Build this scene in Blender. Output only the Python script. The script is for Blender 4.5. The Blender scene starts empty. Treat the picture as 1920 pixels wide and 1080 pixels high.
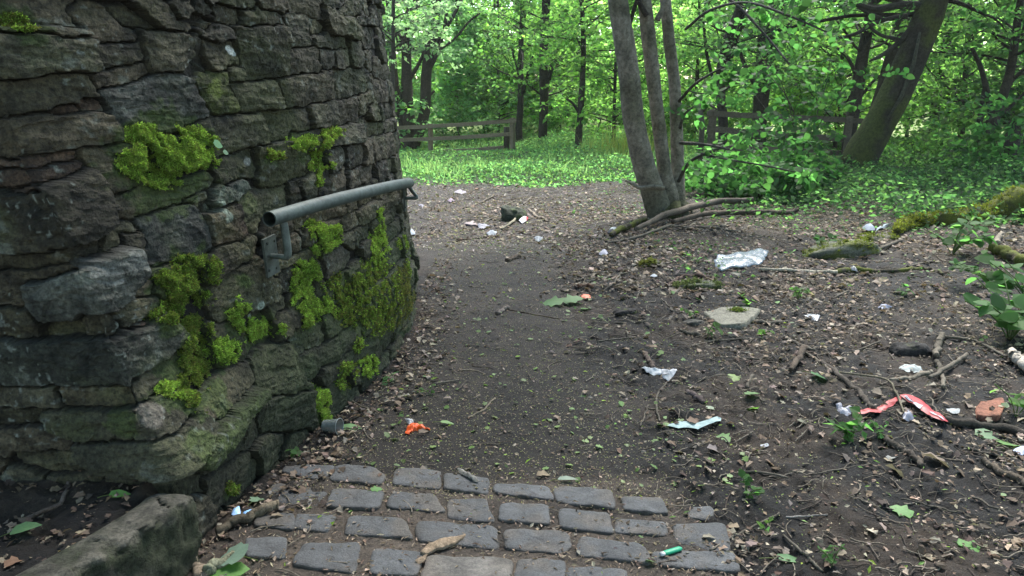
import bpy, math, random
import numpy as np
from mathutils import Vector
random.seed(5)
rng = np.random.default_rng(11)
scene = bpy.context.scene
C = scene.collection

# ---------------------------------------------------------------- camera
PITCH, EYE, FPX = math.radians(14.2), 1.5, 1423.0
cam_d = bpy.data.cameras.new('camera'); cam = bpy.data.objects.new('camera', cam_d); C.objects.link(cam)
cam.location = (0, 0, EYE); cam.rotation_euler = (math.pi/2 - PITCH, 0, 0)
cam_d.sensor_width = 36; cam_d.lens = 36*FPX/1920; cam_d.clip_start = .05; cam_d.clip_end = 600
scene.camera = cam
# ---------------------------------------------------------------- light
SUN_EL, SUN_AZ = math.radians(52), math.radians(18)      # azimuth clockwise from +Y
w = bpy.data.worlds.new('World'); scene.world = w; w.use_nodes = True
nt = w.node_tree; nt.nodes.clear()
sky = nt.nodes.new('ShaderNodeTexSky'); sky.sky_type = 'NISHITA'; sky.sun_disc = False
sky.sun_elevation = SUN_EL; sky.sun_rotation = SUN_AZ; sky.air_density = 1.2; sky.dust_density = .6; sky.ozone_density = 1.2
bg = nt.nodes.new('ShaderNodeBackground'); bg.inputs[1].default_value = .15
wo = nt.nodes.new('ShaderNodeOutputWorld')
nt.links.new(sky.outputs[0], bg.inputs[0]); nt.links.new(bg.outputs[0], wo.inputs[0])
sun_d = bpy.data.lights.new('sun', 'SUN'); sun_d.energy = 5.0; sun_d.angle = math.radians(30); sun_d.color = (1, .97, .9)
sun = bpy.data.objects.new('sun', sun_d); C.objects.link(sun)
sdir = Vector((math.sin(SUN_AZ)*math.cos(SUN_EL), math.cos(SUN_AZ)*math.cos(SUN_EL), math.sin(SUN_EL)))
sun.rotation_euler = sdir.to_track_quat('Z', 'Y').to_euler()
scene.view_settings.view_transform = 'Standard'; scene.view_settings.look = 'None'
scene.view_settings.exposure = 1.6; scene.view_settings.gamma = 1.0
scene.render.engine = 'CYCLES'
scene.cycles.max_bounces = 8; scene.cycles.diffuse_bounces = 4; scene.cycles.transmission_bounces = 5
scene.cycles.transparent_max_bounces = 8

# ---------------------------------------------------------------- pixel <-> world
CP, SP = math.cos(PITCH), math.sin(PITCH)
def ray(px, py):
    a = (px-960)/FPX; b = (540-py)/FPX
    return np.array([a, CP+b*SP, -SP+b*CP])
def D(px, py, y):                       # world point at depth y
    d = ray(px, py); t = y/d[1]; return np.array([0, 0, EYE]) + d*t
def project(P):
    P = np.asarray(P, float); z = P[..., 2]-EYE
    dy = P[..., 1]*CP - z*SP; u = P[..., 1]*SP + z*CP
    return 960+FPX*P[..., 0]/dy, 540-FPX*u/dy

# ---------------------------------------------------------------- noise
def _h(ix, iy, iz, seed):
    n = (ix.astype(np.int64)*374761393 + iy.astype(np.int64)*668265263 + iz.astype(np.int64)*2147483647 + seed*1274126177) & 0xffffffff
    n = ((n ^ (n >> 13))*1274126177) & 0xffffffff
    n = ((n ^ (n >> 15))*2246822519) & 0xffffffff
    return ((n ^ (n >> 16)) & 0xffffff)/float(0xffffff)
def vn(x, y, z=None, seed=0):
    x = np.asarray(x, float); y = np.asarray(y, float)
    if z is None:
        ix, iy = np.floor(x), np.floor(y); fx, fy = x-ix, y-iy; fx = fx*fx*(3-2*fx); fy = fy*fy*(3-2*fy); o = np.zeros_like(ix)
        a, b, c, d = _h(ix, iy, o, seed), _h(ix+1, iy, o, seed), _h(ix, iy+1, o, seed), _h(ix+1, iy+1, o, seed)
        return ((a+(b-a)*fx)*(1-fy)+(c+(d-c)*fx)*fy)*2-1
    z = np.asarray(z, float)
    ix, iy, iz = np.floor(x), np.floor(y), np.floor(z)
    fx, fy, fz = x-ix, y-iy, z-iz
    fx = fx*fx*(3-2*fx); fy = fy*fy*(3-2*fy); fz = fz*fz*(3-2*fz)
    r = 0
    for a in (0, 1):
        for b in (0, 1):
            for c in (0, 1):
                wgt = (fx if a else 1-fx)*(fy if b else 1-fy)*(fz if c else 1-fz)
                r = r + wgt*_h(ix+a, iy+b, iz+c, seed)
    return r*2-1
def facets(x, y, off, f, seed=0):
    x = x*f+off; y = y*f*1.5
    ix, iy = np.floor(x), np.floor(y); bd = np.full(x.shape, 9.); out = np.zeros(x.shape); o = np.zeros_like(ix)
    for a in (-1, 0, 1):
        for b in (-1, 0, 1):
            cx, cy = ix+a, iy+b; px = cx+_h(cx, cy, o, seed); py = cy+_h(cx, cy, o, seed+1); d = (x-px)**2+(y-py)**2
            v = (_h(cx, cy, o, seed+2)-.5)*.7+(_h(cx, cy, o, seed+3)-.5)*1.6*(x-px)+(_h(cx, cy, o, seed+4)-.5)*1.6*(y-py)
            m = d < bd; bd = np.where(m, d, bd); out = np.where(m, v, out)
    return out
def fbm(x, y, z=None, o=4, seed=0, g=.5):
    x = np.asarray(x, float); y = np.asarray(y, float)
    z = None if z is None else np.asarray(z, float)
    r = 0; a = 1; f = 1
    for i in range(o):
        r = r + a*vn(x*f, y*f, None if z is None else z*f, seed+i*7); a *= g; f *= 2.03
    return r
def sstep(a, b, x):
    t = np.clip((x-a)/(b-a), 0, 1); return t*t*(3-2*t)

# ---------------------------------------------------------------- materials
def nodes_of(m):
    m.use_nodes = True; n = m.node_tree; n.nodes.clear(); return n
def N(n, t, **kw):
    o = n.nodes.new(t)
    for k, v in kw.items(): setattr(o, k, v)
    return o
def mat_attr(name, rough=.85, spec=.3, nscale=30, namt=.35, bump=.3, bscale=60, bdist=.004, metal=0, trans=0, alpha=None, coat=0):
    """colour attribute 'Col' times object-space noise, with fine bump"""
    m = bpy.data.materials.new(name); n = nodes_of(m); L = n.links.new
    at = N(n, 'ShaderNodeVertexColor'); at.layer_name = 'Col'
    tc = N(n, 'ShaderNodeTexCoord')
    nz = N(n, 'ShaderNodeTexNoise'); nz.inputs['Scale'].default_value = nscale; nz.inputs['Detail'].default_value = 6
    nz.inputs['Roughness'].default_value = .75
    L(tc.outputs['Object'], nz.inputs['Vector'])
    mr = N(n, 'ShaderNodeMapRange'); mr.inputs[1].default_value = .3; mr.inputs[2].default_value = .7
    mr.inputs[3].default_value = 1-namt; mr.inputs[4].default_value = 1+namt
    L(nz.outputs[0], mr.inputs[0])
    mx = N(n, 'ShaderNodeVectorMath'); mx.operation = 'SCALE'
    L(at.outputs[0], mx.inputs[0]); L(mr.outputs[0], mx.inputs['Scale'])
    p = N(n, 'ShaderNodeBsdfPrincipled'); L(mx.outputs[0], p.inputs['Base Color'])
    p.inputs['Roughness'].default_value = rough; p.inputs['Specular IOR Level'].default_value = spec; p.inputs['Metallic'].default_value = metal
    if coat: p.inputs['Coat Weight'].default_value = coat
    if bump:
        b2 = N(n, 'ShaderNodeTexNoise'); b2.inputs['Scale'].default_value = bscale; b2.inputs['Detail'].default_value = 8; b2.inputs['Roughness'].default_value = .7
        L(tc.outputs['Object'], b2.inputs['Vector'])
        bp = N(n, 'ShaderNodeBump'); bp.inputs['Strength'].default_value = bump; bp.inputs['Distance'].default_value = bdist
        L(b2.outputs[0], bp.inputs['Height']); L(bp.outputs[0], p.inputs['Normal'])
    out = N(n, 'ShaderNodeOutputMaterial'); last = p.outputs[0]
    if trans:
        t = N(n, 'ShaderNodeBsdfTranslucent')
        tm = N(n, 'ShaderNodeVectorMath'); tm.operation = 'MULTIPLY'; tm.inputs[1].default_value = (2.6, 2.9, 2.1)
        L(mx.outputs[0], tm.inputs[0]); L(tm.outputs[0], t.inputs[0])
        ms = N(n, 'ShaderNodeMixShader'); ms.inputs[0].default_value = trans
        L(last, ms.inputs[1]); L(t.outputs[0], ms.inputs[2]); last = ms.outputs[0]
    if alpha is not None:
        t = N(n, 'ShaderNodeBsdfTransparent'); ms = N(n, 'ShaderNodeMixShader'); ms.inputs[0].default_value = alpha
        L(t.outputs[0], ms.inputs[1]); L(last, ms.inputs[2]); last = ms.outputs[0]
    L(last, out.inputs[0]); return m
M_STONE = mat_attr('wall_stone', .85, .3, 70, .85, 1.0, 120, .012)
M_ROCK = mat_attr('rock', .88, .25, 60, .7, 1.0, 110, .01)
M_BARK = mat_attr('bark', .9, .2, 22, .6, 1.0, 40, .03)
M_STICK = mat_attr('stick_bark', .9, .15, 90, .65, 1.0, 130, .006)
M_LEAF = mat_attr('foliage', .6, .15, 3, .15, 0, trans=.6)
M_GLEAF = mat_attr('ground_leaf', .55, .3, 120, .2, 0, trans=.3)
M_MOSS = mat_attr('moss', .9, .1, 60, .3, 0, trans=.35)
M_LITTER = mat_attr('dead_leaf', .8, .25, 90, .3, 0, trans=.12)
M_SETT = mat_attr('sett_stone', .62, .45, 80, .6, 1.0, 170, .006)
M_WOOD = mat_attr('weathered_wood', .85, .2, 25, .4, .5, 70, .005)
M_STEEL = mat_attr('galvanised_steel', .62, .35, 22, .6, .3, 90, .002, metal=.12)
M_FOIL = mat_attr('wrapper', .5, .3, 200, .06, .2, 60, .002)
M_PAPER = mat_attr('paper', .8, .3, 120, .12, .3, 80, .003)
M_FILM = mat_attr('plastic_film', .25, .6, 60, .08, .6, 45, .01, alpha=.72)

# ground material: fine flecks over the zone colour
def ground_material():
    m = bpy.data.materials.new('forest_floor'); n = nodes_of(m); L = n.links.new
    at = N(n, 'ShaderNodeVertexColor'); at.layer_name = 'Col'
    tc = N(n, 'ShaderNodeTexCoord')
    def noise(s, d=5, r=.6):
        z = N(n, 'ShaderNodeTexNoise'); z.inputs['Scale'].default_value = s; z.inputs['Detail'].default_value = d; z.inputs['Roughness'].default_value = r
        L(tc.outputs['Object'], z.inputs['Vector']); return z
    def rng_(src, a, b, c, d):
        r = N(n, 'ShaderNodeMapRange'); r.inputs[1].default_value = a; r.inputs[2].default_value = b; r.inputs[3].default_value = c; r.inputs[4].default_value = d
        L(src, r.inputs[0]); return r.outputs[0]
    a = rng_(noise(7).outputs[0], .3, .7, .65, 1.35); b = rng_(noise(55, 8, .75).outputs[0], .3, .7, .45, 1.55)
    mu = N(n, 'ShaderNodeMath'); mu.operation = 'MULTIPLY'; L(a, mu.inputs[0]); L(b, mu.inputs[1])
    sc = N(n, 'ShaderNodeVectorMath'); sc.operation = 'SCALE'; L(at.outputs[0], sc.inputs[0]); L(mu.outputs[0], sc.inputs['Scale'])
    vo = N(n, 'ShaderNodeTexVoronoi'); vo.inputs['Scale'].default_value = 75; L(tc.outputs['Object'], vo.inputs['Vector'])
    f1 = rng_(vo.outputs['Distance'], .12, .2, 1, 0)
    f2 = rng_(noise(9, 3).outputs[0], .45, .65, 0, 1)
    mf = N(n, 'ShaderNodeMath'); mf.operation = 'MULTIPLY'; L(f1, mf.inputs[0]); L(f2, mf.inputs[1])
    mx = N(n, 'ShaderNodeMix'); mx.data_type = 'RGBA'; L(mf.outputs[0], mx.inputs[0]); L(sc.outputs[0], mx.inputs[6]); mx.inputs[7].default_value = (.13, .105, .07, 1)
    p = N(n, 'ShaderNodeBsdfPrincipled'); L(mx.outputs[2], p.inputs['Base Color']); p.inputs['Roughness'].default_value = .85; p.inputs['Specular IOR Level'].default_value = .3
    bp = N(n, 'ShaderNodeBump'); bp.inputs['Strength'].default_value = 1.0; bp.inputs['Distance'].default_value = .02
    L(noise(95, 8, .75).outputs[0], bp.inputs['Height']); L(bp.outputs[0], p.inputs['Normal'])
    o = N(n, 'ShaderNodeOutputMaterial'); L(p.outputs[0], o.inputs[0]); return m
M_GROUND = ground_material()

# ---------------------------------------------------------------- mesh building
def mesh_obj(name, V, faces, col, mat, parent=None, smooth=True):
    """faces: list of (M,k) int arrays; col: (n,3) or one colour"""
    V = np.asarray(V, np.float32)
    me = bpy.data.meshes.new(name)
    if not isinstance(faces, list): faces = [faces]
    faces = [np.asarray(f, np.int32) for f in faces if len(f)]
    loops = np.concatenate([f.ravel() for f in faces])
    tot = np.concatenate([np.full(len(f), f.shape[1], np.int32) for f in faces])
    st = np.concatenate([[0], np.cumsum(tot)[:-1]]).astype(np.int32)
    me.vertices.add(len(V)); me.vertices.foreach_set('co', V.ravel())
    me.loops.add(len(loops)); me.loops.foreach_set('vertex_index', loops)
    me.polygons.add(len(tot)); me.polygons.foreach_set('loop_start', st)
    me.polygons.foreach_set('use_smooth', np.full(len(tot), smooth))
    me.update(calc_edges=True)
    ca = me.color_attributes.new('Col', 'FLOAT_COLOR', 'POINT')
    cc = np.ones((len(V), 4), np.float32); cc[:, :3] = np.clip(np.asarray(col, float), 0, 1)
    ca.data.foreach_set('color', cc.ravel())
    me.materials.append(mat)
    o = bpy.data.objects.new(name, me); C.objects.link(o)
    if parent is not None: o.parent = parent
    return o
def tag(o, label=None, cat=None, group=None, kind=None):
    if label: o['label'] = label
    if cat: o['category'] = cat
    if group: o['group'] = group
    if kind: o['kind'] = kind
    return o
def thing(name, label, cat, loc=(0, 0, 0), group=None):
    o = bpy.data.objects.new(name, None); o.empty_display_size = .2; C.objects.link(o); o.location = [float(c) for c in loc]
    return tag(o, label, cat, group)
class Soup:
    """collects pieces into one mesh; vertices given in world space"""
    def __init__(s): s.V = []; s.F = {}; s.C = []; s.n = 0
    def add(s, V, F, col):
        V = np.asarray(V, float); F = np.asarray(F, int)
        s.V.append(V); s.F.setdefault(F.shape[1], []).append(F+s.n)
        c = np.asarray(col, float)
        if c.ndim == 1: c = np.tile(c, (len(V), 1))
        s.C.append(c); s.n += len(V)
    def build(s, name, mat, parent=None, smooth=True, origin=(0, 0, 0)):
        V = np.concatenate(s.V) - np.asarray(origin, float)
        o = mesh_obj(name, V, [np.concatenate(f) for f in s.F.values()], np.concatenate(s.C), mat, parent, smooth)
        if parent is None: o.location = [float(c) for c in origin]
        return o
def catmull(P, n):
    P = np.asarray(P, float)
    if len(P) == 2: return P[0] + (P[1]-P[0])*np.linspace(0, 1, n)[:, None]
    Q = np.vstack([2*P[0]-P[1], P, 2*P[-1]-P[-2]])
    t = np.linspace(0, len(P)-1-1e-6, n); i = t.astype(int); f = (t-i)[:, None]
    a, b, c, d = Q[i], Q[i+1], Q[i+2], Q[i+3]
    return .5*((2*b)+(-a+c)*f+(2*a-5*b+4*c-d)*f**2+(-a+3*b-3*c+d)*f**3)
def tube(P, R, sides=8, rough=0, seed=0, cap=True, flat=1.0, nf=1.0):
    P = np.asarray(P, float); R = np.broadcast_to(np.asarray(R, float), (len(P),)).copy(); n = len(P)
    T = np.gradient(P, axis=0); T /= np.linalg.norm(T, axis=1)[:, None]+1e-9
    u = np.cross(T[0], [0.13, .21, 1] if abs(T[0][2]) < .9 else [1, .1, 0]); u /= np.linalg.norm(u)
    U = []
    for k in range(n):
        u = u - T[k]*np.dot(u, T[k]); u /= np.linalg.norm(u)+1e-9; U.append(u)
    U = np.array(U); W = np.cross(T, U)
    a = np.linspace(0, 2*np.pi, sides, endpoint=False)
    rr = R[:, None]*np.ones(sides)
    if rough:
        s_ = np.arange(n)[:, None]*np.ones(sides)
        L = np.concatenate([[0], np.cumsum(np.linalg.norm(np.diff(P, axis=0), axis=1))])[:, None]*np.ones(sides)
        rr = rr*(1+rough*fbm(np.cos(a)[None]*1.3+L*2*nf, np.sin(a)[None]*1.3+L*1.1*nf, L*nf/ max(R.mean(), .01)*.2, 3, seed))
    V = P[:, None] + U[:, None]*(np.cos(a)[None, :, None]*rr[..., None]) + W[:, None]*(np.sin(a)[None, :, None]*rr[..., None]*flat)
    V = V.reshape(-1, 3)
    i = np.arange(n-1)[:, None]*sides; j = np.arange(sides); j2 = (j+1) % sides
    F = np.stack([i+j, i+j2, i+sides+j2, i+sides+j], -1).reshape(-1, 4)
    if cap:
        V = np.vstack([V, P[0], P[-1]]); c0 = n*sides; c1 = c0+1
        e = (n-1)*sides
        cf = [[c0, j2[k], j[k], j[k]] for k in range(sides)]
        F = np.vstack([F, np.array([[c0, j2[k], k, c0] for k in range(sides)][:0] or np.zeros((0, 4), int))])
        tri = np.array([[c0, j2[k], k] for k in range(sides)]+[[c1, e+k, e+j2[k]] for k in range(sides)])
        return V, F, tri
    return V, F, np.zeros((0, 3), int)
def add_tube(s, P, R, col, sides=8, rough=0, seed=0, cap=True, colvar=.25, flat=1., nf=1.):
    V, F, T = tube(P, R, sides, rough, seed, cap, flat, nf)
    c = np.asarray(col, float)*np.ones((len(V), 3))
    if colvar: c = c*(1+colvar*fbm(V[:, 0]*9, V[:, 1]*9, V[:, 2]*9, 3, seed+3))[:, None]
    s.add(V, F, c)
    if len(T):
        s.F.setdefault(3, []).append(T+s.n-len(V))
    return V
def box(c, X, Y, Z):
    """oriented box: centre and three half-axis vectors"""
    c, X, Y, Z = [np.asarray(q, float) for q in (c, X, Y, Z)]
    V = np.array([c+sx*X+sy*Y+sz*Z for sx in (-1, 1) for sy in (-1, 1) for sz in (-1, 1)])
    F = np.array([[0, 1, 3, 2], [4, 6, 7, 5], [0, 4, 5, 1], [2, 3, 7, 6], [0, 2, 6, 4], [1, 5, 7, 3]])
    return V, F
def frames(nrm, heading):
    """rotation matrices with z column = nrm, x column near heading angle"""
    nrm = nrm/np.linalg.norm(nrm, axis=1)[:, None]
    hx = np.stack([np.cos(heading), np.sin(heading), np.zeros_like(heading)], 1)
    x = hx - nrm*(hx*nrm).sum(1)[:, None]; x /= np.linalg.norm(x, axis=1)[:, None]+1e-9
    y = np.cross(nrm, x)
    return np.stack([x, y, nrm], 2)
def inst(TV, TF, pos, R, sc):
    """many copies of a template baked in one array"""
    sc = np.asarray(sc, float)
    if sc.ndim == 1: sc = sc[:, None]*np.ones(3)
    V = np.einsum('nij,nkj->nki', R, TV[None]*sc[:, None, :]) + pos[:, None]
    F = TF[None] + (np.arange(len(pos))*len(TV))[:, None, None]
    return V.reshape(-1, 3), F.reshape(-1, TF.shape[1])
def leaf_tpl(pts, fold=.15, curl=.12):
    P = np.array(pts, float)
    z = fold*np.abs(P[:, 1]) - curl*P[:, 0]**2
    return np.column_stack([P, z]), np.arange(len(P))[None]
DIAM = leaf_tpl([(0, 0), (.42, .36), (1, 0), (.42, -.36)], .2)
HEART = leaf_tpl([(0, 0), (.12, .34), (.45, .42), (.78, .24), (1.02, 0), (.78, -.24), (.45, -.42), (.12, -.34)], .15)
MAPLE = leaf_tpl([(0, 0), (.05, .35), (.3, .3), (.45, .58), (.62, .3), (.82, .3), (1.05, 0), (.82, -.3), (.62, -.3), (.45, -.58), (.3, -.3), (.05, -.35)], .12)
DRY = leaf_tpl([(0, 0), (.2, .26), (.42, .22), (.6, .34), (.8, .12), (1, .05), (.85, -.12), (.62, -.33), (.4, -.18), (.2, -.3)], .5, .35)
CHIP = leaf_tpl([(0, 0), (.4, .3), (1, .1), (.6, -.3)], .3)
def pick(cols, n, var=.2):
    cols = np.array(cols, float); c = cols[rng.integers(0, len(cols), n)]
    return c*np.clip(1+rng.normal(0, var, (n, 1)), .35, 2)*(1+rng.normal(0, var*.18, (n, 3)))

# ---------------------------------------------------------------- terrain
PATHC = np.array([(-.25, -5), (-.25, 1), (-.2, 2.2), (-.05, 3.2), (0, 4.2), (-.05, 5.2), (-.2, 6.5), (-.2, 7.6)])
PATHW = np.array([.9, .9, .85, .62, .5, .45, .5, .7])
def path_mask(x, y):
    c = np.interp(y, PATHC[:, 1], PATHC[:, 0]); wd = np.interp(y, PATHC[:, 1], PATHW)
    d = np.abs(x-c) + .12*fbm(x*2.5, y*2.5, None, 3, 41)
    return (1-sstep(wd-.12, wd+.16, d))*(1-sstep(7.2, 8.6, y+.5*fbm(x, y, None, 2, 5)))
def clear_mask(x, y):          # trodden bare earth across the far end of the path
    return sstep(6.3, 7.6, y)*(1-sstep(12.9, 14.0, y+.35*fbm(x*1.2, y*1.2, None, 2, 8)))*(1-sstep(1.2, 3.0, x+.4*fbm(x, y, None, 2, 9)-(y-10)*.25))
KERB = np.array([(-1.08, 2.30), (-1.12, 2.06), (-1.26, 1.75), (-1.44, 1.45), (-1.85, .9), (-2.5, 0), (-4, -2)])
def ground_h(x, y, fine=True):
    x = np.asarray(x, float); y = np.asarray(y, float)
    p = path_mask(x, y); c = clear_mask(x, y)
    h = .05*fbm(x*.45, y*.45, None, 3, 1)*sstep(3, 9, np.hypot(x, y))
    soil = 1-np.maximum(p, .45*c)
    h = h + soil*(.018*fbm(x*3.2, y*3.2, None, 3, 2)+.010*sstep(.8, 1.6, x))
    h = h + .02*sstep(1.0, 2.5, x)*fbm(x*1.1, y*1.1, None, 2, 3)
    h = h + .12*sstep(3.2, 6, x)*(1-sstep(14, 18, y)) + 2.6*sstep(27, 52, y)
    if fine:
        h = h + soil*.014*fbm(x*14, y*14, None, 4, 12, .6) + .003*fbm(x*30, y*30, None, 2, 14)
    xl = np.interp(-y, -KERB[:, 1], KERB[:, 0])
    ledge = (1-sstep(-.14, -.06, x-xl))*(1-sstep(2.5, 2.7, y))
    return h + (.205+.04*sstep(2.0, 2.35, y))*ledge
def G(px, py, dz=0.):
    d = ray(px, py); z = 0.
    for _ in range(6):
        t = (z-EYE)/d[2]; z = float(ground_h(d[0]*t, d[1]*t)) + dz
    t = (z-EYE)/d[2]; return np.array([d[0]*t, d[1]*t, z])

def build_ground():
    yy = 1.55*1.0062**np.arange(590)
    ys = np.concatenate([np.linspace(-60, -2, 14), np.linspace(-1.5, 1.5, 60), yy, np.linspace(yy[-1]*1.1, 400, 12)])
    xr = [0.]; st = .0125
    while xr[-1] < 40:
        xr.append(xr[-1]+max(st, .010*abs(xr[-1])+.002))
    xr = np.array(xr); xs = np.concatenate([[-400, -150, -80], -xr[:0:-1], xr, [80, 150, 400]])
    X, Y = np.meshgrid(xs, ys); Z = ground_h(X, Y)
    V = np.stack([X, Y, Z], -1).reshape(-1, 3)
    nx, ny = len(xs), len(ys)
    i = (np.arange(ny-1)[:, None]*nx + np.arange(nx-1)).ravel()
    F = np.stack([i, i+1, i+nx+1, i+nx], 1)
    x, y = V[:, 0], V[:, 1]
    p = path_mask(x, y)[:, None]; c = clear_mask(x, y)[:, None]
    n1 = fbm(x*1.7, y*1.7, None, 4, 21)[:, None]; n2 = fbm(x*6, y*6, None, 4, 22)[:, None]
    soil = np.array([.0078, .0062, .0052]) + np.array([.0245, .016, .0098])*sstep(-.25, .6, n1+.5*n2)
    pathc = np.array([.025, .0192, .0152])*(1+.35*n2)*(1+.35*n1)
    clear = np.array([.025, .019, .0162])*(1+.3*n2)
    c = c*(1-.6*sstep(.5, 2, x)[:, None]); col = soil*(1-c)+clear*c; col = col*(1-p)+pathc*p
    grit = sstep(2.4, 2.6, y)[:, None]*sstep(4.3, 2.9, y)[:, None]*p
    col = col*(1-.25*grit)
    g = (sstep(12.8, 14.5, y) + sstep(2.5, 5, x)*sstep(7, 11, y))[:, None].clip(0, 1)
    col = col*(1-.6*g) + .6*g*np.array([.028, .045, .015])
    md = sstep(25, 30, y)[:, None]; col = col*(1-md)+md*np.array([.2, .25, .08])
    se = ((1-sstep(2.72, 2.86, y+.05*n2[:, 0]))*p[:, 0])[:, None]
    col = col*(1-se) + se*np.array([.066, .051, .039])*(1+.4*n2)
    o = mesh_obj('ground', V, F, col, M_GROUND)
    tag(o, kind='structure')
build_ground()

# ---------------------------------------------------------------- setts
def sdf_poly(P, x, y):
    P = np.asarray(P, float); d = np.full(x.shape, 1e9); s = np.zeros(x.shape, bool); n = len(P)
    for i in range(n):
        a = P[i]; b = P[(i+1) % n]; e = b-a
        wx, wy = x-a[0], y-a[1]; t = np.clip((wx*e[0]+wy*e[1])/(e@e+1e-12), 0, 1)
        d = np.minimum(d, (wx-e[0]*t)**2+(wy-e[1]*t)**2)
        cnd = ((a[1] > y) != (b[1] > y)) & (x < (b[0]-a[0])*(y-a[1])/((b[1]-a[1]) if b[1] != a[1] else 1e-9)+a[0])
        s ^= cnd
    return np.where(s, 1, -1)*np.sqrt(d)
SETT7 = """130,115,335,130,325,210,115,190/385,145,580,165,575,235,375,220/640,195,890,205,910,270,650,240/940,205,1210,235,1215,315,960,280/1290,260,1470,270,1505,345,1300,325/1590,300,1730,310,1765,375,1590,340
110,240,300,245,350,330,90,310/400,280,570,275,610,380,400,360/670,300,880,310,890,395,660,375/975,330,1200,355,1215,440,970,415/1260,375,1480,390,1500,450,1260,435/1550,405,1790,430,1820,530,1720,520,1580,480
250,390,615,420,615,520,240,480/700,430,985,450,985,545,695,520/1080,475,1370,510,1410,600,1075,555/1460,540,1820,545,1860,645,1490,610/300,580,680,590,680,720,270,720/750,590,970,600,970,740,740,730/1020,620,1280,640,1290,760,1010,750"""
SETT8 = """930,130,1240,140,1190,235,890,200/1290,150,1520,150,1600,210,1560,260,1250,235/830,280,1200,300,1130,410,760,360/1270,310,1600,330,1540,440,1210,420/720,480,950,480,960,590,700,570/1000,480,1250,490,1200,600,980,580
1400,510,1740,530,1780,650,1350,620/640,680,900,660,880,790,640,790/1060,720,1410,710,1390,890,990,850/1560,740,1870,770,1830,925,1520,900"""
def build_setts():
    S = Soup(); polys = []
    for txt, ox, oy, sc in ((SETT7, 700, 840, 2.743), (SETT8, 300, 840, 3.84)):
        for t in txt.replace('\n', '/').split('/'):
            v = np.array(t.split(','), float).reshape(-1, 2)
            polys.append((np.array([G(ox+a/sc, oy+b/sc)[:2] for a, b in v]), None))
    for r in range(14):                     # rows nearer than the frame
        y = 2.03-.16*r; x = -1.05+.13*(r % 2)-max(0, r-1)*.05
        while x < .72:
            l = random.uniform(.2, .29)
            polys.append((np.array([(x, y-.06+.02*x), (x+l-.03, y-.06+.02*x), (x+l-.035, y+.055), (x+.01, y+.06)]), None)); x += l+.02
    for k, (P, _) in enumerate(polys):
        c = P.mean(0); n = 40
        L = np.linalg.norm(np.roll(P, -1, 0)-P, axis=1); cum = np.concatenate([[0], np.cumsum(L)]); tt = np.linspace(0, cum[-1], n, endpoint=False)
        PP = np.vstack([P, P[0]]); Q = np.stack([np.interp(tt, cum, PP[:, 0]), np.interp(tt, cum, PP[:, 1])], 1)
        for _ in range(2): Q = .25*np.roll(Q, 1, 0)+.5*Q+.25*np.roll(Q, -1, 0)
        c = Q.mean(0)
        d = Q-c; Q = c+d*(1+.06*fbm(Q[:, 0]*22, Q[:, 1]*22, None, 3, 60+k)[:, None]+.20)
        z0 = float(ground_h(*c)) + random.uniform(-.001, .005); tx, ty = random.uniform(-.04, .04), random.uniform(-.04, .04)
        rings = [(1.03, -.03), (1.0, -.001), (.985, .0045), (.94, .0075), (.85, .009), (.6, .0098), (.3, .010), (.1, .010)]
        V = []
        for s_, h in rings:
            R = c+(Q-c)*s_; z = z0+h+(R[:, 0]-c[0])*tx+(R[:, 1]-c[1])*ty+.0032*fbm(R[:, 0]*26, R[:, 1]*26, None, 3, 9)
            V.append(np.column_stack([R, z]))
        V = np.concatenate(V+[np.array([[*c, z0+.010]])])
        m = len(rings); i = np.arange(m-1)[:, None]*n; j = np.arange(n); j2 = (j+1) % n
        F = np.stack([i+j, i+j2, i+n+j2, i+n+j], -1).reshape(-1, 4)
        T = np.stack([np.full(n, m*n), (m-1)*n+j, (m-1)*n+j2], 1)
        base = np.array([.042, .0435, .046])*random.uniform(.75, 1.2)
        if k == 16: base = np.array([.085, .076, .066])
        dirt = sstep(-.1, .7, fbm(V[:, 0]*11, V[:, 1]*11, None, 4, 77))[:, None]*.7
        dirt[:n*2] = .9; dirt[n*2:n*3] = np.maximum(dirt[n*2:n*3], .6); base_n = fbm(V[:, 0]*25, V[:, 1]*25, None, 3, 78)[:, None]
        col = base*(1+.35*base_n)*(1-dirt)+dirt*np.array([.06, .048, .037])*(1+.3*base_n)
        S.add(V, F, col); S.F.setdefault(3, []).append(T+S.n-len(V))
    o = S.build('paving_setts', M_SETT); tag(o, kind='structure')
build_setts()

# ---------------------------------------------------------------- stone wall
PLAN = np.array([(-4.2, 2.36), (-3, 2.34), (-2, 2.33), (-1.5, 2.325), (-1.20, 2.32), (-1.135, 2.33), (-1.105, 2.42), (-1.045, 2.7), (-.93, 3.2), (-.82, 3.6), (-.745, 4.0), (-.70, 4.5), (-.69, 5.0), (-.745, 5.6), (-.92, 6.4), (-1.3, 7.3), (-2, 8.3), (-3, 9.2), (-4.2, 9.9)])
def make_plan():
    Q = catmull(PLAN, 4000); L = np.concatenate([[0], np.cumsum(np.linalg.norm(np.diff(Q, axis=0), axis=1))])
    return Q, L
PQ, PL = make_plan()
S_CORNER = PL[np.argmin(np.hypot(PQ[:, 0]+1.14, PQ[:, 1]-2.325))]
def plan(s):
    x = np.interp(s, PL, PQ[:, 0]); y = np.interp(s, PL, PQ[:, 1])
    e = .035
    tx = np.interp(s+e, PL, PQ[:, 0])-np.interp(s-e, PL, PQ[:, 0]); ty = np.interp(s+e, PL, PQ[:, 1])-np.interp(s-e, PL, PQ[:, 1])
    l = np.hypot(tx, ty)+1e-9
    return x, y, ty/l, -tx/l
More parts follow.
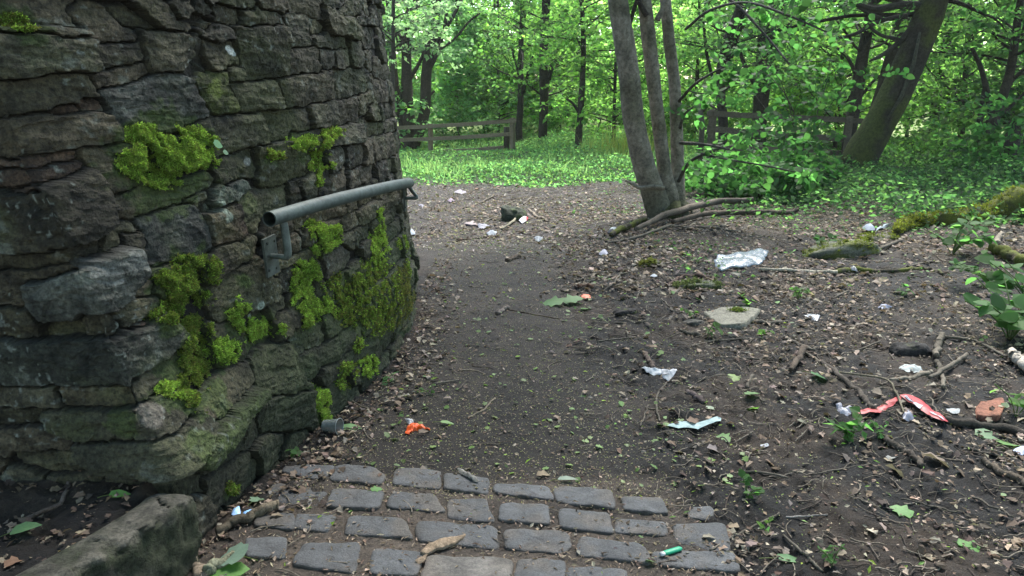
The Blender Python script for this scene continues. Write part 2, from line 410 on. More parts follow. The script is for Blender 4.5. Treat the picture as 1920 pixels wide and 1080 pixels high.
def wall_base(s, z):
    x, y, nx, ny = plan(s)
    sb = np.interp(z, [-1, .3, .6, 1, 2, 3], [0, 0, .05, .08, .165, .25])
    k = np.interp(z, [-1, .28, .6, 1.05, 1.3, 1.8, 3], [0, 0, .12, .24, .33, .42, .55])
    wgt = np.exp(-np.maximum(s-S_CORNER, 0)/.5)
    return np.stack([x-nx*sb-k*wgt, y-ny*sb, z], -1), np.stack([nx, ny, np.zeros_like(nx)], -1)
# inverse lookup pixel -> (s, z)
_s = np.arange(S_CORNER-1.6, S_CORNER+3.6, .012); _z = np.arange(-.05, 2.6, .012)
_S, _Z = np.meshgrid(_s, _z); _P, _Nn = wall_base(_S, _Z)
_vis = ((np.array([0, 0, EYE])-_P)*_Nn).sum(-1) > 0
_PX, _PY = project(_P); _PX = np.where(_vis, _PX, 1e6)
def wsz(px, py):
    d = (_PX-px)**2+(_PY-py)**2; i = np.unravel_index(np.argmin(d), d.shape)
    return _S[i], _Z[i]
BR = [(.18, .27, .045), (.23, .33, .06), (.14, .20, .035), (.12, .14, .035)]
DU = [(.085, .125, .022), (.11, .11, .03), (.06, .08, .018)]
MOSS = [
 ('largest bright green moss cushion, high on the wall left of the handrail', [(265, 260, 38, 22), (345, 262, 52, 24), (372, 296, 36, 28), (300, 322, 62, 28), (245, 305, 30, 28), (320, 290, 70, 45)], BR+DU[:1], .045, 46),
 ('small rounded bright moss tuft just above the middle of the handrail', [(566, 268, 32, 15)], BR, .03, 40),
 ('moss strip running down a joint above the handrail, right of the rounded tuft', [(622, 250, 18, 10), (604, 275, 12, 28), (599, 312, 23, 9), (595, 338, 8, 14)], BR+DU[1:2], .025, 40),
 ('small yellowish moss tuft at the left of the rounded tuft above the rail', [(508, 290, 19, 10)], DU[1:2]+BR[:1], .015, 34),
 ('moss clump directly under the handrail, right of the near bracket', [(590, 425, 16, 14), (606, 446, 27, 20), (622, 430, 12, 12), (594, 466, 20, 12)], BR, .03, 38),
 ('tall narrow moss strip under the far half of the handrail', [(707, 405, 7, 18), (709, 440, 13, 22), (700, 472, 17, 26)], BR, .025, 34),
 ('thick drooping green moss clump below and right of the near bracket', [(572, 518, 28, 28), (560, 552, 22, 30), (596, 575, 24, 18), (580, 600, 20, 18)], BR+DU[:1], .035, 38),
 ('broad dull green moss blanket on the lower wall where it curves away', [(645, 545, 45, 32), (690, 520, 38, 34), (668, 585, 50, 30), (720, 560, 26, 40), (700, 610, 28, 24)], DU+DU+BR[:1], .016, 15),
 ('yellow-brown moss patch on the bulge at the far edge of the wall', [(742, 535, 16, 40), (757, 570, 12, 34), (730, 590, 16, 26)], [(.11, .1, .035), (.09, .09, .03), (.07, .09, .02)], .016, 16),
 ('brownish green moss mass at the corner, topmost of the left clumps', [(310, 522, 26, 14), (362, 500, 36, 22), (356, 545, 45, 34), (330, 575, 30, 20), (300, 592, 24, 12)], BR[:1]+DU+DU[:1], .035, 40),
 ('thin ragged moss trail on the corner between the two bright tufts', [(370, 620, 24, 26), (365, 650, 28, 22), (372, 690, 30, 26), (350, 720, 34, 22), (355, 752, 24, 18)], DU+BR[2:], .022, 26),
 ('bright moss tuft at the wall corner just above the ledge stones', [(318, 730, 30, 15)], BR, .03, 42),
 ('upright green moss tuft in the middle of the wall under the near bracket', [(444, 590, 17, 27)], BR, .03, 40),
 ('fluffy bright moss tuft to the right of the upright tuft', [(488, 620, 34, 20)], BR, .035, 42),
 ('moss tuft left of and below the upright tuft', [(422, 660, 26, 22)], BR[:2]+DU[:1], .03, 40),
 ('small bright moss tuft low on the wall above the leaf litter', [(688, 688, 18, 19)], BR, .025, 34),
 ('tiny moss dots scattered low on the wall beside the brightest low tuft', [(645, 695, 22, 16), (640, 722, 14, 10), (668, 650, 12, 14)], BR+DU, .012, 14),
 ('leafy green moss hanging over the foot of the wall by the plastic cup', [(598, 748, 15, 22), (600, 778, 12, 14)], BR, .025, 34),
 ('tiny moss spot near the wall foot above the blue scraps', [(430, 915, 13, 12)], DU+BR[:1], .012, 30),
 ('little moss tuft on a narrow ledge at the top left of the wall', [(22, 42, 26, 11)], DU+BR[:1], .02, 34),
 ('moss clump on the near bulge beside the far bracket', [(742, 455, 8, 16), (752, 500, 6, 20)], BR+DU, .018, 28),
]
TR = [  # traced stones: (origin x, origin y, scale, polygons)
 (0, 0, 3.6, """0,250,290,240,350,275,600,250,640,480,450,500,150,540,0,550/0,195,570,185,600,245,290,235,0,250/0,0,440,0,560,180,0,190/430,30,700,60,850,160,960,230,960,290,620,290,560,180,450,80/620,300,960,280,985,400,700,445,640,390
650,500,990,420,1025,490,870,550,650,600,600,490/0,560,450,510,610,490,665,640,480,710,150,760,0,775/660,610,1210,480,1380,690,1390,780,1110,860,830,920,740,720/970,210,1320,215,1400,430,1380,475,1030,495,970,400/810,90,960,75,1100,190,990,205,850,170
1130,0,1340,20,1440,80,1440,140,1190,110/1290,150,1440,150,1440,280,1400,270/900,0,1100,0,1180,110,1290,150,1290,210,1110,200,960,75/560,690,700,670,740,740,590,750/390,740,550,720,590,755,400,790/0,850,290,820,700,745,800,900,740,955,400,1030,200,1080,0,1095"""),
 (0, 250, 3.6, """520,120,740,80,880,90,870,200,760,240,900,340,830,390,740,410,600,220/0,215,520,120,520,165,200,240,0,260/0,265,200,245,530,170,570,210,410,290,300,320,0,365/60,390,280,340,300,370,180,400
0,410,290,385,580,230,660,300,750,500,740,610,510,750,300,780,0,815/0,870,130,840,250,830,560,770,690,690,700,790,400,860,180,905,0,930/830,680,960,660,1010,900,940,970/690,660,860,580,940,640,820,680,850,745,700,800
150,1020,480,960,640,860,850,750,930,950,860,1070,805,1138,750,1185,560,1197,280,1220,200,1150/0,950,180,930,600,880,480,950,180,1005,150,1150,0,1130/930,580,1340,480,1430,700,1420,790,1180,890,1020,880,1000,750,960,650
750,430,1150,370,1440,300,1440,380,1280,450,920,570,770,580/1280,450,1440,390,1440,500,1370,520/860,1080,930,990,1030,940,1120,1010,1000,1080"""),
 (0, 550, 3.085, """0,60,190,90,230,150,230,250,110,255,0,245/240,190,500,200,500,260,240,260/490,105,650,110,700,170,710,230,640,260,480,250/650,100,900,0,900,60,840,150,740,220,700,160/740,220,840,150,860,180,730,265
0,260,110,260,640,265,940,150,1060,270,1040,310,750,490,720,525,400,525,0,520/750,495,1040,330,1060,440,980,490,870,560,830,620,780,610/0,540,330,545,350,650,110,670,0,665/335,560,520,540,740,545,790,640,680,660,400,640
0,690,260,690,270,750,220,775,0,755/280,690,690,670,850,610,940,620,1060,600,1060,690,960,780,850,800,600,830,380,810,280,770/0,780,290,790,430,840,430,900,200,910,0,910/450,880,700,860,930,850,1060,720,1140,690,1160,740,1130,900,1030,1020,700,1000,480,950/90,940,430,915,520,980,400,1030,240,1035"""),
 (300, 550, 2.16, """20,790,130,700,250,530,370,370,390,420,300,540,170,700,100,800,40,850/60,840,130,805,190,850,195,930,120,1040,70,960/205,900,260,860,240,950,140,1045,195,940/170,760,330,640,390,700,400,730,300,840,210,880,190,800
380,640,420,580,520,560,520,620,420,710/180,730,300,545,380,440,400,560,350,630,190,760/400,430,600,400,610,560,530,570,420,570,390,520/400,230,520,230,600,380,400,420,390,350/160,470,260,350,360,300,370,370,240,490,180,480/620,420,690,340,790,400,790,450,700,500,640,530"""),
 (350, 0, 3.6, """0,0,50,10,190,110,180,145,0,130/190,20,350,50,400,150,280,160,200,130/60,0,430,0,430,60,350,40,180,20/490,0,700,0,710,85,500,65/710,0,905,0,905,130,800,90,715,80/50,150,320,175,330,270,160,280,90,250/0,215,70,220,140,440,130,470,0,470
390,70,620,95,655,180,390,165/100,290,330,285,370,450,170,460,110,370/330,175,640,185,665,290,670,510,400,545,380,460,330,290/665,95,800,100,840,200,840,310,680,310/830,120,900,150,915,240,840,235/915,60,1100,120,1150,230,1140,260,960,220,920,130
915,0,1090,0,1080,35,920,50/840,245,980,250,1090,270,1090,330,850,315/1100,30,1160,20,1160,100,1060,110,1010,70/655,325,860,320,890,480,670,505/880,330,990,335,1000,460,900,450/1000,340,1100,335,1110,465,1010,460/1110,280,1190,330,1195,460,1120,465
310,560,590,540,650,700,620,740,370,755,330,650/590,540,960,490,985,670,660,730/980,470,1220,465,1250,600,1080,660,1000,665/300,465,380,465,400,545,310,555/100,480,270,500,325,720,300,770,210,750,130,690/0,850,480,760,540,900,545,960,200,1060,150,1030
500,760,810,720,830,880,570,950,540,850/815,720,1030,680,1045,830,830,880/1045,680,1140,655,1160,820,1050,830/1150,650,1240,615,1250,700,1180,760/1120,120,1260,80,1285,180,1140,170/1150,180,1290,190,1300,290,1200,310/1205,360,1260,340,1270,450,1210,440"""),
 (350, 250, 3.087, """180,170,380,95,430,210,330,240,200,290/400,100,600,60,700,150,700,230,520,300,460,290,430,200/80,400,190,320,330,270,350,320,260,380,100,440/110,480,290,430,350,570,150,640/300,390,590,300,610,400,470,520,350,550,330,450/600,280,660,250,680,370,620,400
640,290,730,250,740,360,680,370/120,690,360,600,350,730,220,830,140,860/130,890,400,740,520,870,520,960,420,1040,200,1080,150,960/550,640,690,570,680,680,570,720/520,780,650,710,640,780,560,930/770,720,870,600,940,690,910,780,800,910
780,230,840,220,840,350,780,360/840,240,920,220,930,330,850,350/930,100,1020,60,1030,150,940,210/830,130,900,110,900,220,840,230/930,230,1080,170,1080,260,940,320/460,1010,560,950,640,1020,560,1080,480,1080"""),
]
REDDISH = {(0, 13), (0, 14), (1, 1), (1, 2), (1, 3), (2, 4), (5, 3), (5, 11)}
def build_wall():
    for _, ells, *_r in MOSS:
        for (cx, cy, rx, ry) in ells: SPOTS.append((cx, cy+ry*.2, max(.035, max(rx, ry)/FPX*3.0*1.5), (.04, .056, .014), .8))
    stones = []
    for gi, (ox, oy, sc, txt) in enumerate(TR):
        for k, t in enumerate(txt.replace('\n', '/').split('/')):
            v = np.array(t.split(','), float).reshape(-1, 2)
            P = np.array([wsz(ox+a/sc, oy+b/sc) for a, b in v])
            # extend stones cut by the left and top edges of the photograph
            for q, (a, b) in enumerate(v):
                if ox+a/sc < 3: P[q, 0] -= .35
                if oy+b/sc < 2: P[q, 1] += .05
            stones.append((P, (gi, k)))
    cen = np.array([P.mean(0) for P, _ in stones])
    z = -.25; row = 0
    while z < 3.05:
        hgt = random.uniform(.075, .15); s = PL[0]
        while s < PL[-1]:
            l = random.uniform(.16, .42)
            q = np.array([(s+.008, z+.006), (s+l-.008, z+.006+random.uniform(-.01, .01)), (s+l-.008, z+hgt-.006), (s+.008, z+hgt-.006+random.uniform(-.012, .012))])
            sx = np.linspace(s+.02, s+l-.02, 5)[:, None]*np.ones(4); sz = np.linspace(z+.015, z+hgt-.015, 4)[None]*np.ones((5, 1))
            hit = np.zeros(sx.shape, bool)
            for (P, _) in stones[:len(cen)]:
                if abs(P[:, 0].mean()-s-l/2) < .9 and abs(P[:, 1].mean()-z) < .6: hit |= sdf_poly(P, sx, sz) > -.004
            if hit.mean() < .35: stones.append((q, (9, len(stones))))
            s += l
        z += hgt; row += 1
    s1 = np.concatenate([np.arange(PL[0], S_CORNER-1.1, .03), np.arange(S_CORNER-1.1, S_CORNER+1.3, .005), np.arange(S_CORNER+1.3, S_CORNER+3.4, .009), np.arange(S_CORNER+3.4, PL[-1], .05)])
    z1 = np.concatenate([np.arange(-.2, 2.15, .0052), np.arange(2.15, 3.0, .025)])
    SS, ZZ = np.meshgrid(s1, z1)
    ws = SS + .007*fbm(SS*11, ZZ*11, None, 3, 31)+.004*fbm(SS*45, ZZ*45, None, 2, 35); wz = ZZ + .006*fbm(SS*11, ZZ*11, None, 3, 32)+.004*fbm(SS*45, ZZ*45, None, 2, 36)
    b1 = np.full(SS.shape, -1.); b2 = np.full(SS.shape, -1.); idx = np.full(SS.shape, -1)
    for k, (P, _) in enumerate(stones):
        lo = P.min(0)-.07; hi = P.max(0)+.07
        c0, c1 = np.searchsorted(s1, [lo[0], hi[0]]); r0, r1 = np.searchsorted(z1, [lo[1], hi[1]])
        if c1 <= c0 or r1 <= r0: continue
        sl = (slice(r0, r1), slice(c0, c1)); d = sdf_poly(P, ws[sl], wz[sl])
        B1, B2, I = b1[sl], b2[sl], idx[sl]; win = d > B1
        B2[...] = np.where(win, B1, np.maximum(B2, d)); B1[...] = np.where(win, d, B1); I[...] = np.where(win, k, I)
    d = np.minimum((b1-b2)/2, b1+.03); d = np.where(idx < 0, -.03, d)
    K = len(stones)
    off = rng.normal(0, .009, K); tS = rng.normal(0, .06, K); tZ = rng.normal(0, .06, K)
    cx = np.array([P[:, 0].mean() for P, _ in stones]); cz = np.array([P[:, 1].mean() for P, _ in stones])
    keys = [key for _, key in stones]
    def setk(key, o=None, ts=None, tz=None):
        k = keys.index(key)
        if o is not None: off[k] = o
        if ts is not None: tS[k] = ts
        if tz is not None: tZ[k] = tz
    setk((0, 0), .035, 0, .05); setk((0, 1), .035, 0, -.35); setk((0, 2), -.02, 0, -.1); setk((0, 3), -.01, 0, -.15)
    setk((1, 4), .03, .02, .02); setk((1, 8), .045, .05, .1); setk((2, 5), .03); setk((2, 10), .035, 0, -.12); setk((2, 12), .05, 0, -.1)
    setk((3, 0), .055, 0, .1); setk((3, 1), .03); setk((0, 13), -.015); setk((0, 14), -.02)
    setk((2, 1), -.035); setk((4, 12), .035, 0, 0); setk((4, 9), .015)
    rim = sstep(-.001, .0055, d)
    H = -.036+.036*rim + .005*sstep(0, .04, d)
    ii = np.clip(idx, 0, None)
    H += rim*np.where(idx >= 0, off[ii]+tS[ii]*(SS-cx[ii])+tZ[ii]*(ZZ-cz[ii]), 0)
    H += rim*(.0035*fbm(SS*7, ZZ*7, ii*3.7, 3, 51) + .0065*facets(SS+.03*fbm(SS*12, ZZ*12, None, 3, 57), ZZ+.02*fbm(SS*12, ZZ*12, None, 3, 58), ii*3.1, 8, 5) + .0045*facets(SS+.01*fbm(SS*40, ZZ*40, None, 2, 59), ZZ, ii*1.7, 22, 9) + .004*(np.abs(fbm(SS*16, ZZ*22, ii*1.3, 3, 52))-.4) + .0036*fbm(SS*9, ZZ*50, ii*.7, 3, 53))
    H += .003*fbm(SS*45, ZZ*60, None, 3, 54)
    H += .03*np.exp(-((SS-S_CORNER-2.35)/1.0)**2)*np.exp(-((ZZ-.42)/.33)**2)          # belly of the curved face
    P, Nn = wall_base(SS, ZZ); V = P+Nn*H[..., None]
    V[..., 2] += rim*.006*fbm(SS*9, ZZ*9, None, 2, 55)
    # colours
    base = np.array([.053, .0465, .027])*np.clip(rng.normal(1, .2, K), .6, 1.5)[:, None]*(1+rng.normal(0, .03, (K, 3)))
    for k in range(K):
        if keys[k] in REDDISH: base[k] = (.068, .044, .030)
        elif random.random() < .12: base[k] = np.array([.066, .053, .033])
        elif random.random() < .15: base[k] *= .62
    for key, cc in (((1, 8), (.13, .13, .105)), ((4, 24), (.10, .115, .03)), ((5, 11), (.11, .085, .07)), ((3, 0), (.075, .10, .03)), ((1, 10), (.058, .060, .050)), ((0, 7), (.085, .085, .07)), ((5, 2), (.12, .14, .11)), ((2, 5), (.06, .062, .046))):
        base[keys.index(key)] = np.array(cc)*.6
    col = base[ii]
    n1 = fbm(SS*5, ZZ*7, ii*2.1, 4, 61)[..., None]; n2 = fbm(SS*18, ZZ*18, None, 4, 62)[..., None]; n3 = fbm(SS*2.2, ZZ*2.2, None, 3, 63)[..., None]
    col = col*np.clip(1+.45*n1+.45*n2, .25, 3)*(1+.25*fbm(SS*70, ZZ*70, None, 2, 68)[..., None])
    spk = sstep(.62, .72, vn(SS*75, ZZ*75, None, 67))*sstep(.1, .6, vn(SS*7, ZZ*7, None, 69)); col = col*(1-.8*spk[..., None])+.8*spk[..., None]*np.array([.17, .18, .155])
    olive = sstep(.15, .9, n3+.5*n1)*.55
    col = col*(1-olive)+olive*np.array([.05, .058, .020])
    lich = sstep(.85, 1.15, n2+.45*n1)
    col = col*(1-.7*lich)+.7*lich*np.array([.12, .125, .10])
    # algae green low down and towards the far end
    sr = (SS-S_CORNER)[..., None]; zz = ZZ[..., None]
    alg = sstep(1.0, .1, zz+.12*n3)*sstep(.05, .8, sr)*.5 + np.exp(-((sr-2.0)/.8)**2-((zz-.45)/.3)**2)*.6
    alg = np.clip(alg*(1+.6*n1+.3*n2), 0, .85)
    col = col*(1-alg)+alg*np.array([.028, .042, .012])
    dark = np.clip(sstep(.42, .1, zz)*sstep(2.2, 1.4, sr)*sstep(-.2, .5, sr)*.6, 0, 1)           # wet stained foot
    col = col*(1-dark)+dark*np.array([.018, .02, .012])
    for px, py, r, cc, amt in SPOTS:
        s0, z0 = wsz(px, py); dd = np.hypot((SS-s0), (ZZ-z0)*1.2)+r*.35*fbm(SS*25, ZZ*25, None, 3, int(px))
        m = (sstep(r, r*.75, dd)*amt)[..., None]; col = col*(1-m)+m*np.array(cc)
    jo = (1-sstep(-.002, .009, d))[..., None]
    col = col*(1-jo)+jo*np.array([.012, .010, .008])
    # top and back of the wall
    ny, nx = SS.shape
    Pt, Nt = wall_base(s1, np.full(len(s1), 3.0)); rows = []
    for inn, zz_ in ((.15, 3.01), (.5, 3.02), (.55, -.2)):
        q = Pt-Nt*inn; q[:, 2] = zz_; rows.append(q)
    VV = np.concatenate([V.reshape(-1, 3)]+rows); cc = np.concatenate([col.reshape(-1, 3), np.tile([.07, .065, .05], (3*nx, 1))])
    i = (np.arange(ny+2)[:, None]*nx+np.arange(nx-1)).ravel(); F = np.stack([i, i+1, i+nx+1, i+nx], 1)
    o = mesh_obj('stone_wall', VV, F, cc, M_STONE, None, False)
    tag(o, 'dark coursed rubble stone wall curving away beside the path, mossy in places', 'wall')
    return s1, z1, V, Nn
SPOTS = [(435, 92, .026, (.55, .56, .52), .95), (442, 102, .014, (.5, .52, .48), .9), (404, 390, .03, (.24, .28, .22), .7), (420, 405, .03, (.25, .29, .23), .6), (398, 360, .035, (.2, .23, .17), .6),
         (470, 305, .02, (.3, .3, .27), .7), (350, 135, .02, (.2, .2, .18), .5), (483, 570, .02, (.3, .36, .3), .7), (478, 590, .015, (.33, .38, .33), .8), (389, 592, .014, (.3, .36, .3), .8), (403, 168, .05, (.13, .16, .03), .6),
         (455, 530, .05, (.06, .09, .02), .6), (470, 385, .06, (.08, .095, .03), .6), (175, 510, .06, (.2, .2, .18), .5), (230, 490, .05, (.2, .2, .18), .45), (270, 772, .05, (.2, .17, .14), .55), (400, 745, .09, (.055, .085, .015), .55), (360, 830, .08, (.06, .09, .018), .5), (60, 110, .07, (.1, .1, .055), .5),
         (640, 300, .02, (.3, .3, .27), .5), (590, 420, .03, (.12, .08, .07), .4), (740, 570, .08, (.15, .13, .06), .5), (755, 600, .07, (.15, .13, .07), .5), (240, 790, .06, (.06, .08, .02), .6), (300, 690, .05, (.05, .07, .02), .6)]
s1, z1, WV, WN = build_wall()
def wall_pt(px, py, off=0.):
    s0, z0 = wsz(px, py); c = min(np.searchsorted(s1, s0), len(s1)-1); r = min(np.searchsorted(z1, z0), len(z1)-1)
    return WV[r, c]+WN[r, c]*off, WN[r, c], (s0, z0)

# ---------------------------------------------------------------- moss
def frond_tpl():
    V = []; F = []
    for a in (0, 2.1, 4.2):
        ca, sa = math.cos(a), math.sin(a)
        b = len(V); wv = .22
        V += [(-sa*wv, ca*wv, 0), (sa*wv, -ca*wv, 0), (ca*.35+sa*wv, sa*.35-ca*wv, .7), (ca*.35-sa*wv, sa*.35+ca*wv, .7), (ca*.85, sa*.85, 1.0)]
        F += [(b, b+1, b+2, b+3), (b+3, b+2, b+4, b+4)]
    return np.array(V, float), F
FV, FF = frond_tpl(); FQ = np.array([f for f in FF if f[2] != f[3]]); FT = np.array([f[:3] for f in FF if f[2] == f[3]])
def moss_on(points, normals, thick, name, label, group, cols, size=.0075, parent=None, cat='moss'):
    n = len(points); points = np.asarray(points); normals = np.asarray(normals)
    org = points.mean(0)
    dirn = normals + rng.normal(0, .45, (n, 3)); dirn[:, 2] += .25
    R = frames(dirn, rng.uniform(0, 6.28, n)); sc = size*rng.uniform(.6, 1.5, n)
    pos = points + normals*(thick*rng.uniform(.1, 1, n)[:, None]) - org
    c = pick(cols, n, .22); c = np.repeat(c, len(FV), 0)
    up = np.tile(.55+.55*FV[:, 2], n)[:, None]
    V, Q = inst(FV, FQ, pos, R, sc); _, T = inst(FV, FT, pos, R, sc)
    o = mesh_obj(name, V, [Q, T], c*(.75+.25*up), M_MOSS, parent, False)
    if parent is None: o.location = org
    return tag(o, label, cat, group) if label else o
def build_moss():
    g = np.linspace(-1.3, 1.3, 7)
    for label, ells, cols, thick, dens in MOSS:
        pts, nrm = [], []
        for (cx, cy, rx, ry) in ells:
            m = int(dens*rx*ry/10)
            L = np.array([[wsz(cx+rx*u, cy+ry*v) for u in g] for v in g])
            a = rng.uniform(0, 6.28, m); r = np.sqrt(rng.random(m))*rng.uniform(.8, 1.22, m)
            fu = (r*np.cos(a)+1.3)/2.6*6; fv = (r*np.sin(a)+1.3)/2.6*6; iu = np.clip(fu.astype(int), 0, 5); iv = np.clip(fv.astype(int), 0, 5); fu = (fu-iu)[:, None]; fv = (fv-iv)[:, None]
            q = (L[iv, iu]*(1-fu)+L[iv, iu+1]*fu)*(1-fv)+(L[iv+1, iu]*(1-fu)+L[iv+1, iu+1]*fu)*fv
            s0 = q[:, 0]+rng.uniform(-.006, .006, m); z0 = q[:, 1]+rng.uniform(-.006, .006, m)
            keep = fbm(s0*30, z0*30, None, 2, 91) > -.5+.9*np.maximum(0, r-.55)
            s0, z0, r = s0[keep], z0[keep], r[keep]
            c = np.clip(np.searchsorted(s1, s0), 0, len(s1)-1); rr = np.clip(np.searchsorted(z1, z0), 0, len(z1)-1)
            bump = .5+.5*vn(s0*22, z0*22, None, 92); edge = np.maximum(.25, 1-r*r)
            pts.append(WV[rr, c]+WN[rr, c]*(thick*.48*bump*edge)[:, None]); nrm.append(WN[rr, c])
        moss_on(np.concatenate(pts), np.concatenate(nrm), .006, 'moss_clump', label, 'moss clumps on the stone wall', cols)
build_moss()
# ---------------------------------------------------------------- kerb stone at lower left
def build_kerb():
    # long block between the raised ledge and the setts; cross-section swept along its length
    A = catmull(np.array([(-1.05, 2.28), (-1.06, 2.16), (-1.12, 1.99), (-1.21, 1.80), (-1.37, 1.52), (-1.7, 1.1)]), 90)
    T = np.gradient(A, axis=0); T /= np.linalg.norm(T, axis=1)[:, None]; Nr = np.stack([-T[:, 1], T[:, 0]], 1)      # away from ledge
    Nr *= -1 if Nr[10, 0] < 0 else 1
    prof = catmull(np.array([(-.15, .16), (-.148, .235), (-.135, .256), (-.08, .262), (-.03, .26), (-.008, .25), (.004, .225), (.012, .15), (.02, .05), (.02, -.06)]), 56)
    m, n = len(A), len(prof)
    endt = np.sqrt(np.clip(np.minimum(np.linspace(0, 1, m)/.10, 1), 0, 1)*(2-np.minimum(np.linspace(0, 1, m)/.10, 1)))*.999
    V = np.zeros((m, n, 3))
    for k in range(m):
        o = prof[:, 0]; V[k, :, :2] = A[k]+Nr[k]*((o+.08)*(.55+.45*endt[k])-.08)[:, None]; V[k, :, 2] = prof[:, 1]*(.8+.2*endt[k])*.9
    x, y, z = V[..., 0], V[..., 1], V[..., 2]
    d = .020*fbm(x*6, y*6, z*6, 4, 71)+.008*fbm(x*30, y*30, z*30, 3, 72)+.02*facets((x+y)+.1*fbm(x*5, y*5, z*5, 2, 75), z, 0., 9, 76)
    V[..., :2] += Nr[:, None]*d[..., None]; V[..., 2] += d*.6
    P = V.reshape(-1, 3); i = (np.arange(m-1)[:, None]*n+np.arange(n-1)).ravel(); F = np.stack([i, i+1, i+n+1, i+n], 1)
    nz = fbm(P[:, 0]*7, P[:, 1]*7, P[:, 2]*7, 4, 73)[:, None]; nf = fbm(P[:, 0]*30, P[:, 1]*30, P[:, 2]*30, 3, 74)[:, None]
    col = np.array([.058, .053, .042])*(1+.35*nz+.35*nf)
    g = sstep(.255, .20, P[:, 2:3]+.02*nf)*sstep(-.5, .4, nz+.25); col = col*(1-g*.85)+g*.85*np.array([.018, .023, .009])
    S = Soup(); S.add(P, F, col)
    for r in (0, m-1):                                       # end caps
        q = P.reshape(m, n, 3)[r]; c = q.mean(0); VV = np.vstack([q, c]); T3 = np.array([[j, j+1, n] for j in range(n-1)])
        S.add(VV, T3, np.tile([.06, .06, .045], (n+1, 1)))
    o = S.build('kerb_stone', M_ROCK); tag(o, 'big grey kerb stone with a mossy side at the lower left corner', 'stone')
build_kerb()

# ---------------------------------------------------------------- handrail
def build_rail():
    P = catmull(np.array([D(505, 411, 3.0), D(560, 394, 3.22), D(620, 377, 3.5), D(680, 362, 3.85), D(730, 350, 4.25), D(760, 344, 4.65), D(768, 343, 5.0), D(760, 343, 5.35), D(740, 343, 5.8)]), 90); print(P[::10].round(2))
    root = thing('handrail', 'grey galvanised tube handrail fixed to the curved stone wall', 'handrail', P[0])
    o = P[0]; col = np.array([.052, .066, .06])
    S = Soup(); V, F, T = tube(P-o, .031, 28, .0, 1, False)
    S.add(V, F, col*(1+.12*fbm(V[:, 0]*14, V[:, 1]*14, V[:, 2]*14, 3, 5))[:, None])
    V2, F2, _ = tube(P-o, .0272, 28, 0, 1, False); S.add(V2, F2[:, ::-1], col*.35)
    a = np.arange(28); b = (a+1) % 28
    S.add(np.vstack([V[:28], V2[:28]]), np.stack([a, a+28, b+28, b], 1), col*.9)
    S.build('tube', M_STEEL, root)
    for (px, py, hang) in ((491, 478, (-.925, 3.16)), (747, 372, None)):
        c, nrm, (s0, z0) = wall_pt(px, py, 0); 
        if hang is None:
            x_, y_, nx_, ny_ = plan(np.array([s0])); 
        bp, bn = wall_base(np.array([s0]), np.array([z0])); n_ = bn[0]
        c = bp[0]+n_*.045
        tdir = np.array([-n_[1], n_[0], 0.]); up = np.array([0, 0, 1.])
        # lean of the plate
        br = S_ = Soup(); k = np.argmin(np.hypot(P[:, 0]-c[0], P[:, 1]-c[1]-.03)) if hang is None else 5
        hw, hh = .048, .082
        VB, FB = box(c-o, tdir*hw+up*.004, up*hh-tdir*.008, n_*.005); S_.add(VB, FB, np.array([.06, .07, .06]))
        pl = S_.build('bracket_plate', M_STEEL, root, False)
        for sx in (-.6, .6):
            for sz in (-.7, 0.05, .72):
                bs = Soup()
                q = c-o+tdir*hw*sx+up*hh*sz+n_*.005
                add_tube(bs, np.array([q, q+n_*.004]), .006, (.03, .035, .03), 8, colvar=0)
                bs.build('bolt', M_STEEL, pl, False)
        tube_pt = P[k]
        foot = c+n_*.004; mid = foot+n_*.075+up*(-.005)
        arm = catmull(np.array([foot, foot+n_*.04, mid+up*.01, tube_pt*.75+mid*.25+n_*.004-up*.025, tube_pt-up*.028]), 26)
        a_ = Soup(); V, F, T = tube(arm-o, .021, 10, 0, 1, True, flat=.55); a_.add(V, F, np.array([.07, .085, .075])); a_.F.setdefault(3, []).append(T)
        a_.build('bracket_arm', M_STEEL, root)
build_rail()

